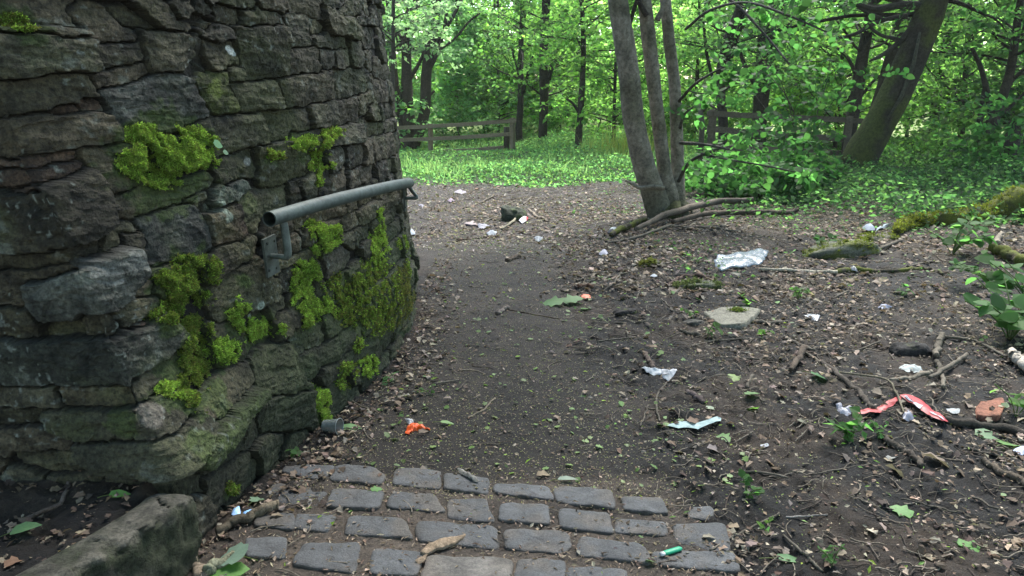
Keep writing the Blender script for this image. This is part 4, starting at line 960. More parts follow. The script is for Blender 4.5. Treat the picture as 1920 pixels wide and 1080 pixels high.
q = q[m]; hh = (.04+.30*np.clip(.5+.6*fbm(q[:, 0]*.8, q[:, 1]*.8, None, 3, 71), .05, 1.3)*sstep(13, 16.5, q[:, 1])*(1-.9*sstep(16.0, 18.5, q[:, 1])*(q[:, 0] < .3)*(q[:, 1] < 22.5))*(1+.6*sstep(.2, 1.2, q[:, 0])))*rng.random(len(q))**.7
cover('green_undergrowth', 'bright green low herbs and nettles filling the clearing beyond the path', 'undergrowth', q, hh, [(.075, .16, .06), (.09, .175, .065), (.06, .135, .05), (.10, .17, .045)], .062, tilt=.85)
q = samp(150000, 1.5, 22, 8.2, 28); u = q[:, 0]-(.17+.02)*q[:, 1]
den = sstep(.1, 2.4, (q[:, 0]-1.6)*.9+(q[:, 1]-10.6)*.8+1.1*fbm(q[:, 0]*.8, q[:, 1]*.8, None, 3, 73)) * (q[:, 1] < 30)
px_, py_ = project(np.column_stack([q, np.zeros(len(q))]))
m = (den > rng.random(len(q))) & (q[:, 0] > 2.2) & (q[:, 0] > 3.4+.35*(q[:, 1]-13))
q = q[m]; hh = (.03+.38*np.clip(.5+.6*fbm(q[:, 0]*.9, q[:, 1]*.9, None, 3, 74), .05, 1.3))*rng.random(len(q))
cover('shaded_undergrowth', 'darker green nettles and brambles covering the ground under the right trees', 'undergrowth', q, hh, DEEP+DEEP+MID, .07, tilt=.7)
# sparse small herbs over the bare bank
q = samp(9000, .8, 9, 5.5, 12); m = (sstep(.45, .95, fbm(q[:, 0]*1.1, q[:, 1]*1.1, None, 3, 75)+.08*(q[:, 1]-7)) > rng.random(len(q)))
q = q[m]; cover('scattered_herbs', 'scattered small green seedlings on the dark bank right of the path', 'undergrowth', q, .05*rng.random(len(q)), MID+DEEP+MINT[:1], .04)
# tall pale grass by the clearing
def grass(label, cx, cy, rad, n, h, cols):
    S = Soup(); x = cx+rng.normal(0, rad, n); y = cy+rng.normal(0, rad*.6, n); z = ground_h(x, y, False)
    hh = h*rng.uniform(.5, 1.2, n); ax = rng.normal(0, .25, (n, 2)); wd = .006
    b = np.column_stack([x, y, z]); V = np.zeros((n, 6, 3)); t = np.stack([np.ones(n)*wd, np.zeros(n), np.zeros(n)], 1)
    for k, f in enumerate((0, .55, 1)):
        c = b+np.column_stack([ax*hh[:, None]*f*f, hh*f]); V[:, 2*k] = c-t*(1-f*.8); V[:, 2*k+1] = c+t*(1-f*.8)
    F = (np.arange(n)*6)[:, None, None]+np.array([[0, 1, 3, 2], [2, 3, 5, 4]])[None]
    o = mesh_obj('tall_grass', V.reshape(-1, 3), F.reshape(-1, 4), np.repeat(pick(cols, n, .15), 6, 0), M_LEAF, None, False); tag(o, label, 'grass', None, 'stuff')
p = D(1150, 290, 17); grass('tall pale grass stalks at the edge of the clearing', p[0]+.6, 18.5, .55, 420, .7, [(.17, .17, .05), (.13, .15, .05), (.1, .14, .03)])

# grass blades mixed through the clearing
def meadow():
    n = 8000; q = samp(n*2, -6, 7, 13.6, 27); q = q[(q[:, 0] < 3.4+.35*(q[:, 1]-13)) & (fbm(q[:, 0]*.9, q[:, 1]*.9, None, 3, 81) > -.25)][:n]; n = len(q)
    z = ground_h(q[:, 0], q[:, 1], False); low = (q[:, 0] < .3) & (q[:, 1] > 17) & (q[:, 1] < 22.5)
    hh = rng.uniform(.08, .28, n)*np.where(low, .22, 1)*sstep(13.2, 15, q[:, 1]).clip(.3, 1)*(1+.5*sstep(.2, 1.2, q[:, 0])); ax = rng.normal(0, .4, (n, 2)); wd = .007+.004*rng.random(n)
    b = np.column_stack([q, z]); V = np.zeros((n, 6, 3)); t = np.stack([wd, np.zeros(n), np.zeros(n)], 1)
    for k, f in enumerate((0, .55, 1)):
        c = b+np.column_stack([ax*hh[:, None]*f*f, hh*f]); V[:, 2*k] = c-t*(1-f*.8); V[:, 2*k+1] = c+t*(1-f*.8)
    F = (np.arange(n)*6)[:, None, None]+np.array([[0, 1, 3, 2], [2, 3, 5, 4]])[None]
    o = mesh_obj('meadow_grass', V.reshape(-1, 3), F.reshape(-1, 4), np.repeat(pick([(.09, .155, .06), (.11, .165, .065), (.075, .13, .055)], n, .15), 6, 0), M_LEAF, None, False); tag(o, 'soft bright grass blades growing through the clearing herbs', 'grass', None, 'stuff')
meadow()
# ---------------------------------------------------------------- unseen canopy added to shade the near ground (wood on this side of the clearing)
def canopy():
    S = Soup()
    trunks = [(-5.5, -3), (3.8, -4.5), (7.5, 1.5), (-7, 5.5), (-1.5, -8), (8.5, -6)]
    pos, head = [], []
    for x, y in trunks:
        P = [np.array([x, y, -.2])]; d = np.array([0, 0, 1.])
        for k in range(11): d = d+rng.normal(0, .05, 3); d[2] = 1; P.append(P[-1]+d*.85)
        Q = catmull(np.array(P), 50); R = np.linspace(.2, .05, 50); add_tube(S, Q, R, BARKD, 12, .1, 3)
        for b in range(34):
            k = random.randint(24, 49); az = random.uniform(0, 6.28)
            L, rr = limb(Q[k], (math.cos(az), math.sin(az), random.uniform(0, .45)), random.uniform(2.5, 5.5), .05, 9, .12)
            add_tube(S, L, rr, BARKD, 5, 0, 1, False)
            for s_ in range(CAN_N):
                kk = random.randint(2, 8); pos.append(L[kk]+rng.normal(0, .4, 3)); head.append(az+random.uniform(-1, 1))
    pos = np.array(pos); pos = pos[(pos[:, 2] > 4.3)]
    V, F, c = sprays(pos, rng.uniform(0, 6.28, len(pos)), rng.uniform(.7, 1.1, len(pos)), DIAM, .2, MID+DEEP)
    S.add(V, F, c); o = S.build('shade_canopy', M_LEAF, None, False)
    tag(o, 'unseen leafy canopy added around and above the viewer to shade the near ground', 'canopy', None, 'stuff')
CAN_N = 15
canopy()

# ---------------------------------------------------------------- things lying on the ground
def stick(label, pts, col=(.085, .07, .055), name='stick', group='fallen sticks', lift=0., rough=.12, sides=8, moss=None, endcol=None, cat='stick', arch=0.):
    P = []; R = []
    for px, py, hw in pts:
        g = G(px, py); r = hw/FPX*np.linalg.norm(g-[0, 0, EYE]); g[2] += r*.55+lift; P.append(g); R.append(r*(.82 if name == 'branch' else 1))
    n = max(26, len(pts)*12); Q = catmull(np.array(P), n); RR = np.interp(np.linspace(0, 1, n), np.linspace(0, 1, len(R)), R)
    t = np.linspace(0, 1, n); gz = ground_h(Q[:, 0], Q[:, 1]); Q[:, 2] = np.maximum(Q[:, 2]+arch*np.sin(t*np.pi), gz+RR*.35)
    Q += np.stack([fbm(t*7, t*0+len(label), None, 3, 5), fbm(t*7, t*0+len(label), None, 3, 15), fbm(t*7, t*0+3, None, 2, 25)], 1)*RR[:, None]*[.6, .6, .3]
    o = Q[n//2].copy(); S = Soup(); V = add_tube(S, Q, RR, col, sides, rough, rng.integers(999), colvar=.45, nf=5)
    if moss is not None:
        c = S.C[0]; nz = fbm(V[:, 0]*9, V[:, 1]*9, V[:, 2]*9, 3, 8)[:, None]; up = sstep(-.2, .6, nz+moss); S.C[0] = (c*(1-up)[:len(c)]+up[:len(c)]*np.array([.075, .085, .015]))
    ob = S.build(name, M_STICK, None, True, o)
    return tag(ob, label, cat, group)
BR_, GR_, PALE, DK = (.085, .064, .048), (.105, .09, .07), (.24, .21, .17), (.045, .036, .03)
FB = 'fallen branches by the three-stemmed tree'
stick('thick mossy branch end pointing down left below the three-stemmed tree', [(1146, 449, 5), (1165, 438, 7), (1190, 427, 7), (1213, 419, 5)], (.05, .042, .03), 'branch', FB, .03, moss=.15, cat='branch')
stick('long bare brown branch lying at the foot of the three-stemmed tree, uppermost of the pile', [(1189, 445, 5), (1239, 422, 7), (1294, 402, 7.5), (1350, 392, 7), (1414, 389, 6)], (.085, .07, .055), 'branch', FB, .07, cat='branch')
stick('second long branch in the pile with a pale broken tip at its right end', [(1262, 424, 5), (1300, 414, 6), (1344, 407, 6), (1405, 405, 6), (1472, 407, 5), (1497, 401, 4)], (.075, .058, .045), 'branch', FB, .03, cat='branch')
stick('thin bent stick along the front of the branch pile', [(1136, 459, 2.5), (1197, 447, 3), (1255, 427, 3.5), (1294, 432, 3), (1383, 437, 2.5)], GR_, 'branch', FB, .01, cat='branch')
stick('short thin stick right of the branch pile front', [(1352, 426, 2.5), (1393, 414, 2)], GR_)
def logs():
    pts = [(1680, 440, 6), (1700, 430, 12), (1722, 427, 15), (1748, 424, 11), (1775, 421, 14), (1800, 416, 19), (1822, 413, 17), (1842, 416, 11), (1861, 411, 20), (1890, 408, 26), (1930, 405, 27), (1990, 398, 26)]
    ob = stick('thick log covered in yellow-green moss at the right edge', pts, (.06, .05, .035), 'mossy_log', None, .0, .22, 18, moss=.75, cat='log')
    me = ob.data; n = len(me.vertices); co = np.zeros(n*3); me.vertices.foreach_get('co', co); co = co.reshape(-1, 3); nn = np.zeros(n*3); me.vertices.foreach_get('normal', nn); nn = nn.reshape(-1, 3)
    poly = rng.integers(0, n, 5200); jit = rng.normal(0, .012, (5200, 3)); up = nn[poly][:, 2]+.6*fbm(co[poly][:, 0]*4, co[poly][:, 1]*4, None, 2, 3) > .15
    moss_on((co[poly]+jit)[up], nn[poly][up], .008, 'moss', None, None, [(.105, .115, .015), (.13, .14, .02), (.08, .09, .015)], .016, parent=ob)
    m = [o for o in ob.children][0]; m.location = (co[poly]+jit)[up].mean(0)
    ob2 = stick('smaller mossy stick poking from leaves below the big mossy log', [(1856, 472, 6), (1880, 484, 9), (1911, 498, 9), (1950, 510, 8)], (.06, .05, .035), 'mossy_log', None, .02, .2, 12, moss=.7, cat='log')
    stick('pale splintered stub standing up left of the smaller mossy stick', [(1868, 468, 5), (1872, 455, 4), (1876, 444, 2)], (.2, .17, .13), lift=.04)
logs()
stick('long straight stick, white at its left half, beside the plastic sheet', [(1422, 509, 2.5), (1480, 512, 3), (1545, 515, 3.4), (1566, 516, 3.6)], (.34, .30, .23), lift=.015)
stick('dark mossy thicker stick continuing right from the white one', [(1563, 517, 5), (1600, 515, 6), (1640, 512, 5), (1690, 509, 4), (1745, 508, 3), (1768, 516, 2.4)], (.06, .05, .035), moss=.0)
stick('brown curved branch half buried left of the plastic sheet', [(1250, 536, 2.4), (1278, 525, 4), (1308, 521, 4.5), (1330, 527, 3)], (.09, .06, .045))
stick('pale stick at the right front corner of the flat stone slab', [(1405, 604, 3), (1440, 608, 4), (1475, 605, 3)], GR_)
stick('short pale stick below the flat stone slab', [(1274, 621, 3), (1315, 632, 4)], GR_)
stick('stubby brown stick standing out of the soil right of the path', [(1507, 662, 6), (1495, 682, 5.5), (1479, 702, 4)], BR_, lift=.02)
stick('thin grey stick running down right, upper of a pair', [(1474, 636, 2.5), (1500, 648, 3), (1527, 660, 2.8)], GR_)
stick('thin grey stick running down right, lower of a pair', [(1495, 655, 2.5), (1530, 676, 2.8), (1560, 702, 2.4)], GR_)
stick('thick dark stick leading down to the tail of the red wrapper', [(1540, 682, 4), (1587, 718, 5), (1615, 745, 5), (1637, 770, 5)], (.075, .062, .05))
stick('brown curled piece of wood above the white tissue', [(1210, 667, 4), (1216, 680, 5), (1229, 692, 5)], (.10, .075, .06))
stick('short thick brown stick above the pale mint strip', [(1286, 737, 5), (1304, 747, 6), (1322, 757, 5)], (.09, .07, .065))
stick('thin stick bent like a bow beside the edge of the path', [(1250, 720, 1.8), (1234, 740, 2), (1231, 768, 2), (1237, 791, 1.8)], GR_)
stick('thin dark stick crossing the foot of the bow-shaped stick', [(1234, 764, 1.8), (1258, 780, 2), (1286, 792, 1.8)], BR_)
stick('upright short stick in the green leaves right of the path', [(1411, 706, 3), (1400, 731, 3.4)], GR_)
stick('forked pale stick standing near the right plants, upper arm', [(1766, 640, 5), (1757, 660, 5), (1753, 678, 4.5)], GR_, lift=.03)
stick('lower part of the forked pale stick, pointing at the brown leaf', [(1756, 682, 4), (1764, 706, 4), (1771, 732, 3)], GR_, lift=.01)
stick('straight grey stick crossing the forked one', [(1742, 717, 3), (1780, 694, 3.6), (1812, 672, 3)], GR_, lift=.02)
stick('pale stick lying level under the white paper scrap', [(1668, 714, 3), (1710, 711, 4.5), (1747, 703, 5)], (.15, .13, .10))
stick('thin arched stem over the red wrapper', [(1576, 703, 1.6), (1659, 724, 1.8), (1678, 750, 1.7), (1695, 779, 1.4)], (.15, .13, .09), lift=.01, arch=.03)
stick('thick dark stick below the red wrapper', [(1644, 817, 5), (1690, 846, 6), (1729, 876, 5)], (.075, .062, .05))
stick('long dark branch from the red wrapper to the right edge', [(1773, 792, 6), (1851, 803, 7), (1925, 822, 8)], (.05, .042, .034))
stick('pale whitish branch end at the right edge below the nettles', [(1896, 672, 6), (1908, 686, 8), (1926, 704, 8)], (.34, .30, .25), lift=.03)
stick('long thin stick in front of the nettles at the right', [(1755, 633, 2.2), (1825, 644, 2.4), (1886, 673, 2.2)], GR_, lift=.01)
stick('brown stick at the lower right running out of the photo', [(1843, 868, 4), (1880, 888, 5.5), (1925, 912, 5)], (.10, .08, .06))
stick('thin pale stick above the brown one at the lower right', [(1812, 840, 2.4), (1845, 852, 2.6), (1878, 858, 2.2)], GR_)
stick('thin stick on the black soil right of the setts', [(1394, 885, 1.8), (1430, 887, 2.2), (1478, 897, 2)], GR_)
stick('thin stick from the last sett up into the black soil', [(1332, 1034, 2), (1390, 1002, 2.2), (1461, 966, 2)], GR_, lift=.004)
stick('straight pale thin stick on the black soil', [(1474, 971, 1.6), (1552, 966, 1.6)], (.2, .18, .16))
stick('grey stick at the lower right running down to the frame edge', [(1468, 1005, 2.2), (1505, 1038, 2.8), (1541, 1074, 2.6)], GR_)
stick('sawn stick with a light end lying by the blue scraps', [(412, 1003, 7), (450, 985, 8), (490, 968, 9), (526, 953, 8)], (.10, .08, .055), lift=.01)
stick('stout brown stick piece at the bottom left by the kerb stone', [(352, 1046, 8), (368, 1066, 8), (385, 1088, 8)], (.14, .11, .08))
stick('grey-green stick lying under the pale leaf', [(390, 1086, 10), (420, 1068, 10), (446, 1052, 9)], (.12, .12, .08), lift=.015)
stick('reddish twig lying on the soil ledge above the kerb stone', [(48, 975, 3), (110, 948, 3.5), (185, 905, 3)], (.10, .075, .06))
stick('curved thin twig on the dark path near the setts', [(877, 785, 1.8), (905, 770, 2), (927, 748, 2)], (.17, .14, .10))
stick('stubby stick in the middle of the path', [(930, 590, 4), (953, 577, 4)], (.16, .13, .11))
stick('short dark stick at the right edge of the far path', [(950, 490, 4), (974, 482, 4)], BR_)
stick('thin pale twig leaning on the dark mossy stone', [(940, 434, 2), (960, 420, 2.4), (974, 399, 2)], (.2, .18, .13), lift=.02)
stick('crooked pale stick to the right of the dark mossy stone', [(992, 395, 2.4), (1007, 407, 3), (1029, 417, 2)], (.16, .13, .10))
stick('thin stick pointing up left of the dark mossy stone', [(905, 421, 1.8), (918, 412, 2), (933, 407, 1.8)], GR_)
stick('long dark twig across the end of the dark path', [(857, 451, 1.8), (895, 448, 2), (935, 444, 1.8)], BR_)
stick('reddish rotten wood piece beside the orange wrapped litter', [(1080, 543, 4), (1096, 540, 5), (1112, 540, 4)], (.12, .07, .045))
stick('slanted pale twig above the orange wrapped litter', [(1130, 550, 1.6), (1147, 536, 2), (1163, 519, 1.8)], GR_, lift=.01)
stick('thin bare twig on the middle of the path right of the stubby stick', [(955, 582, 1.2), (1000, 590, 1.4), (1052, 599, 1.2)], BR_)
MORE = [[(870, 390, 1.5), (898, 381, 1.6), (925, 367, 1.4)], [(937, 389, 1.5), (965, 376, 1.5)], [(980, 384, 2), (997, 369, 1.6)], [(1080, 527, 2), (1112, 514, 1.8)], [(1090, 530, 1.5), (1185, 509, 1.4)], [(1110, 604, 2), (1160, 606, 2), (1210, 602, 1.6)], [(1118, 640, 1.5), (1190, 632, 1.4)],
        [(1240, 560, 1.6), (1262, 583, 1.4)], [(1190, 565, 1.6), (1200, 545, 1.4)], [(1340, 670, 1.3), (1430, 673, 1.5)], [(1373, 833, 1.5), (1412, 809, 1.5)], [(1390, 733, 1.4), (1435, 752, 1.5)], [(1200, 800, 1.3), (1215, 760, 1.4)], [(1320, 640, 1.4), (1405, 634, 1.4)], [(1745, 745, 1.4), (1756, 778, 1.4)], [(1702, 775, 1.4), (1768, 776, 1.4)],
        [(700, 620, 1.5), (740, 612, 1.5)], [(815, 720, 2), (860, 712, 1.8)], [(640, 740, 2), (690, 770, 1.6)], [(1600, 660, 1.6), (1650, 640, 1.6)], [(1560, 560, 1.6), (1590, 545, 1.6)], [(1510, 540, 2), (1500, 556, 1.5)], [(1640, 470, 3), (1690, 450, 3)], [(1700, 500, 2), (1745, 490, 2)], [(1520, 890, 1.4), (1630, 870, 1.6)], [(1590, 930, 1.4), (1650, 950, 1.4)], [(1690, 935, 1.5), (1790, 960, 1.5)], [(1820, 930, 2), (1900, 970, 1.6)]]
def extra_sticks():
    S = Soup()
    for pts in MORE:
        P = np.array([G(a, b, .012) for a, b, _ in pts]); R = np.array([h/FPX*np.linalg.norm(p-[0, 0, EYE]) for (_, _, h), p in zip(pts, P)]); Q = catmull(P, 12)
        Q[:, :2] += .012*fbm(np.arange(12)*.6, np.zeros(12)+P[0, 0], None, 2, 4)[:, None]
        add_tube(S, Q, np.interp(np.linspace(0, 1, 12), np.linspace(0, 1, len(R)), R), GR_, 5, .1, 1, True, .3)
    n = 6400; q = samp(n, -.9, 6.5, 2.0, 13); pm = path_mask(q[:, 0], q[:, 1]); q = q[(rng.random(n) > pm*.85) & (q[:, 0] > np.interp(q[:, 1], PLAN[6:13, 1], PLAN[6:13, 0])+.04)]
    for x, y in q:
        L = random.uniform(.03, .2)*(.6+.06*y); a = random.uniform(-.7, .7)+random.choice([0, 0, math.pi/2]); m = 6; t = np.linspace(-.5, .5, m)
        cv = random.uniform(-.2, .2)*L; P = np.stack([x+math.cos(a)*t*L-math.sin(a)*cv*(t*t*4-1), y+math.sin(a)*t*L+math.cos(a)*cv*(t*t*4-1), 0*t], 1)
        P[:, 2] = ground_h(P[:, 0], P[:, 1])+.004+random.uniform(0, .008)
        c = np.array(random.choice([(.11, .09, .072), (.15, .125, .095), (.07, .055, .045), (.21, .175, .135)]))
        add_tube(S, P, np.linspace(1, .6, m)*random.uniform(.0012, .0032)*(1+.05*y), c, 4, 0, 1, False, 0)
    tag(S.build('twig_litter', M_STICK), 'small twigs strewn over the soil and path edges', 'twigs', None, 'stuff')
extra_sticks()

def patch(name, label, cat, outline, col, mat, h=.004, dz=.004, noise=.006, group=None, prof=None, nf=20, thick=.0, colf=None, tilt=(0, 0), at_h=0., parent=None):
    """rounded body over an outline given as photo points lying on the ground"""
    P = np.array([G(a, b, at_h)[:2] for a, b in outline]); gz = float(ground_h(*P.mean(0))); n = max(28, len(P)*5)
    L = np.linalg.norm(np.roll(P, -1, 0)-P, axis=1); cum = np.concatenate([[0], np.cumsum(L)]); tt = np.linspace(0, cum[-1], n, endpoint=False); PP = np.vstack([P, P[0]])
    Q = np.stack([np.interp(tt, cum, PP[:, 0]), np.interp(tt, cum, PP[:, 1])], 1); c = Q.mean(0); size = np.linalg.norm(Q-c, axis=1).mean()
    Q = c+(Q-c)*(1+.06*fbm(Q[:, 0]*nf, Q[:, 1]*nf, None, 2, 3)[:, None])
    rings = [(1.0, -thick)] if thick else []
    rings += [(s, h*(prof(s) if prof else 1-s*s)) for s in (1.0, .93, .82, .68, .5, .3, .12)]
    V = []
    for s, hz in rings:
        R = c+(Q-c)*s; g = ground_h(R[:, 0], R[:, 1], False) if not thick else np.full(n, gz)
        z = g+dz+hz+noise*fbm(R[:, 0]*nf, R[:, 1]*nf, None, 3, 11)+(R[:, 0]-c[0])*tilt[0]+(R[:, 1]-c[1])*tilt[1]
        V.append(np.column_stack([R, z]))
    m = len(rings); V = np.concatenate(V+[V[-1].mean(0)[None]]); i = np.arange(m-1)[:, None]*n; j = np.arange(n); j2 = (j+1) % n
    F = np.stack([i+j, i+j2, i+n+j2, i+n+j], -1).reshape(-1, 4); T = np.stack([np.full(n, m*n), (m-1)*n+j, (m-1)*n+j2], 1)
    o = np.array([c[0], c[1], gz]); cc = np.array(col)*np.ones((len(V), 3))*(1+.2*fbm(V[:, 0]*nf*1.5, V[:, 1]*nf*1.5, None, 3, 8))[:, None]
    if colf: cc = colf(V, cc, c, size)
    ob = mesh_obj(name, V-o, [F, T], cc, mat, None); ob.location = o
    if parent is not None:
        ob.parent = parent; ob.location = o-np.array(parent.location)
    return tag(ob, label, cat, group) if label else ob
# rocks
def rock(label, px, py, wpx, dep, h, rot, col, moss=.0, name='rock', mc=(.075, .085, .018)):
    g = G(px, py); w_ = wpx/FPX*np.linalg.norm(g-[0, 0, EYE])/2; g[1] += dep*.5
    n, m = 40, 18; th = np.linspace(0, 2*np.pi, n, endpoint=False); ph = np.linspace(-.4, 1.5707, m)
    TH, PH = np.meshgrid(th, ph); sq = lambda v, e: np.sign(v)*np.abs(v)**e
    x = sq(np.cos(TH), .75)*sq(np.cos(PH), .6); y = sq(np.sin(TH), .75)*sq(np.cos(PH), .6); z = sq(np.sin(PH), .7)
    V = np.stack([x*w_, y*dep/2, z*h], -1); d = 1+.22*fbm(x*1.2+px, y*1.2, z*1.2, 3, 7)+.06*fbm(x*5, y*5, z*5, 3, 8); V *= d[..., None]; V[..., 2] += .25*h*np.clip(x*math.cos(rot), -1, 1)*(z > 0)
    V = V.reshape(-1, 3); i = np.arange(m-1)[:, None]*n; j = np.arange(n); j2 = (j+1) % n; F = np.stack([i+j, i+j2, i+n+j2, i+n+j], -1).reshape(-1, 4)
    nz = fbm(V[:, 0]*14+px, V[:, 1]*14, V[:, 2]*14, 3, 9)[:, None]; c = np.array(col)*(1+.35*nz); mm = sstep(.4, .9, nz*.8+moss*1.3)*.9; c = c*(1-mm)+mm*np.array(mc)*(1+.3*nz)
    ob = mesh_obj(name, V, F, c, M_ROCK); ob.location = g
    if moss > .4:
        k = rng.integers(0, len(V), 1500); N_ = V[k]/np.linalg.norm(V[k], axis=1)[:, None]; sel = (mm[k, 0] > .55) & (V[k][:, 2] > 0); pts = (V[k]+rng.normal(0, .01, (1500, 3)))[sel]
        if len(pts) > 10:
            q = moss_on(pts, N_[sel], .004, 'moss', None, None, [tuple(np.array(mc)*1.3), mc], .012, parent=ob); q.location = pts.mean(0)
    return tag(ob, label, 'stone', 'stones on the bank')
rock('flat topped grey stone edged with yellow-green moss, right of the plastic sheet', 1598, 487, 128, .34, .13, 0, (.13, .13, .10), .62)
rock('dark greenish stone at the far end of the path beside the red and white can', 963, 415, 46, .3, .14, 3, (.035, .042, .028), .2, mc=(.04, .055, .02))
rock('black rounded clod of earth in front of the nettles', 1716, 668, 60, .13, .055, 0, (.022, .02, .019), 0, name='earth_clod')
rock('low mossy stone by the curved brown branch', 1312, 541, 90, .16, .03, 0, (.07, .075, .05), .45, mc=(.06, .07, .03))
rock('small mossy lump of stone left of the curved brown branch', 1222, 501, 34, .14, .04, 0, (.06, .06, .035), .55, mc=(.09, .09, .025))
rock('dark lump right of the orange wrapped litter', 1175, 592, 46, .1, .035, 0, (.03, .026, .024), 0, name='earth_clod')
rock('grey stone showing at the bottom of the right sett rows', 1300, 612, 40, .08, .03, 0, (.07, .065, .055), 0, name='rock')['label'] = 'small dull stone just left of the flat stone slab'
rock('flat mossy stone in the nettles left of the big mossy log', 1655, 452, 60, .2, .05, 0, (.10, .09, .07), .5)
slab = patch('stone_slab', 'flat pale stone slab lying on the bank below the plastic sheet', 'stone', [(1322, 580), (1350, 573), (1378, 569), (1400, 576), (1425, 586), (1412, 596), (1395, 609), (1370, 609), (1355, 607), (1336, 593)], (.165, .155, .12), M_ROCK, .004, .03, .004, None, thick=.05, tilt=(0, -.04), at_h=.03)
S = Soup(); g = G(1383, 583, .04); mp = g+rng.normal(0, 1, (300, 3))*[.028, .018, .002]; moss_on(mp, np.tile([0, 0, 1.], (300, 1)), .012, 'moss', None, None, DU, .009, parent=slab).location = g-np.array(slab.location)
patch('brick_fragment', 'broken piece of red brick at the lower right by green leaves', 'brick', [(1829, 772), (1838, 758), (1878, 755), (1883, 768), (1873, 788), (1832, 786)], (.20, .085, .055), M_ROCK, .004, .02, .004, thick=.03)

# litter, film and paper
def crumple(s): return .4+.6*math.cos(s*9)
bag = patch('plastic_sheet', 'crumpled pale translucent plastic sheet on the bank right of the path', 'plastic sheet', [(1339, 500), (1345, 488), (1365, 483), (1398, 478), (1425, 476), (1438, 478), (1434, 489), (1431, 501), (1418, 499), (1400, 505), (1375, 509), (1352, 510)], (.21, .25, .29), M_FILM, .03, .01, .016, nf=11, thick=.012)
patch('tissue', 'bright white torn tissue at the right edge of the path', 'tissue', [(1202, 691), (1213, 690), (1225, 696), (1240, 698), (1240, 704), (1226, 704), (1212, 700)], (.34, .36, .38), M_PAPER, .012, .006, .01, nf=35)
patch('tissue', 'greyish crumpled tissue touching the bright torn one', 'tissue', [(1238, 700), (1254, 697), (1270, 697), (1266, 707), (1256, 713), (1242, 710)], (.38, .38, .39), M_PAPER, .02, .006, .012, nf=35)
patch('paper_strip', 'long narrow pale mint paper strip on the soil', 'paper', [(1250, 799), (1268, 798), (1285, 801), (1312, 797), (1350, 786), (1352, 791), (1330, 799), (1308, 806), (1290, 808), (1272, 806)], (.25, .33, .32), M_PAPER, .003, .012, .004, nf=25)
patch('plastic_disc', 'small round white disc on the black soil', 'disc', [(1425, 832), (1430, 826), (1438, 826), (1443, 832), (1440, 839), (1432, 841), (1426, 838)], (.3,.3,.32), M_PAPER, .004, .006, .002)
patch('paper_scrap', 'crumpled white paper scrap above the pale level stick', 'paper', [(1684, 691), (1692, 687), (1712, 689), (1726, 692), (1730, 701), (1716, 701), (1700, 698), (1690, 698)], (.29,.31,.3), M_PAPER, .015, .01, .012, nf=40)
red = patch('wrapper', 'torn shiny red wrapper strip with a white printed band on the right bank', 'wrapper', [(1686, 753), (1703, 746), (1722, 757), (1742, 770), (1760, 783), (1776, 797), (1766, 801), (1745, 789), (1722, 776), (1703, 765)], (.27, .010, .014), M_FOIL, .004, .02, .004, nf=25)
patch('tail', None, None, [(1688, 752), (1690, 757), (1670, 765), (1652, 776), (1630, 783), (1608, 788), (1606, 784), (1628, 774), (1648, 764), (1668, 757)], (.27, .014, .014), M_FOIL, .003, .016, .006, nf=30, parent=red)
for q in ([(1693, 757), (1698, 754), (1713, 763), (1708, 767)], [(1710, 767), (1714, 764), (1729, 773), (1724, 777)], [(1741, 783), (1748, 780), (1771, 797), (1764, 799)]):
    patch('printed_panel', None, None, q, (.33, .33, .37), M_PAPER, .001, .0265, .004, nf=25, parent=red)
for k in range(7):
    a = 1695.5+k*2.2; b = 757.6+k*1.35
    patch('printed_bar', None, None, [(a, b), (a+1, b-.3), (a+4.5, b-3.2+.3), (a+3.6, b-3.2)][:4], (.04, .04, .06), M_PAPER, .0005, .0285, .004, nf=25, parent=red)
patch('plastic_scrap', 'clear crumpled plastic scrap left of the red wrapper tail', 'plastic scrap', [(1566, 762), (1575, 760), (1586, 768), (1600, 766), (1602, 774), (1590, 780), (1576, 776)], (.3, .3, .35), M_FILM, .02, .006, .014, nf=35)
patch('plastic_scrap', 'small clear plastic piece just under the red wrapper', 'plastic scrap', [(1692, 783), (1702, 780), (1714, 784), (1713, 791), (1700, 793), (1693, 790)], (.28, .28, .34), M_FILM, .018, .006, .01, nf=35)
patch('paper_scrap', 'little white torn scrap right of the red wrapper end', 'paper', [(1773, 772), (1785, 770), (1800, 772), (1798, 777), (1784, 777)], (.25,.26,.26), M_PAPER, .008, .008, .006, nf=40)
patch('wrapper', 'blue and silver wrapper scrap at the lower right edge', 'wrapper', [(1898, 850), (1908, 846), (1925, 842), (1928, 856), (1914, 860)], (.45, .48, .62), M_FOIL, .02, .01, .012, nf=30)
patch('wrapper', 'crumpled bright orange wrapper on the path near the setts', 'wrapper', [(762, 800), (768, 795), (780, 797), (794, 802), (807, 806), (806, 811), (790, 810), (778, 808), (772, 810), (767, 817), (761, 815)], (.62, .085, .012), M_FOIL, .014, .006, .012, nf=45)
patch('plastic_scrap', 'small grey clear piece joined to the orange wrapper on the path', 'plastic scrap', [(760, 792), (767, 788), (776, 794), (768, 799)], (.4, .4, .42), M_FILM, .01, .01, .008, nf=45)
patch('plastic_scrap', 'light blue torn scrap by the sawn stick, the larger of two', 'plastic scrap', [(434, 964), (440, 960), (450, 962), (452, 970), (446, 976), (440, 978), (435, 971)], (.35, .55, .85), M_FOIL, .008, .012, .006, nf=60)
patch('plastic_scrap', 'light blue torn scrap by the sawn stick, the smaller of two', 'plastic scrap', [(456, 965), (462, 961), (473, 963), (469, 969), (460, 970)], (.28, .52, .88), M_FOIL, .008, .014, .006, nf=60)
patch('cardboard', 'flat square of grey-pink cardboard at the far end of the path', 'cardboard', [(869, 422), (887, 413), (897, 424), (882, 425)], (.2,.16,.16), M_PAPER, .003, .02, .003, thick=.02)
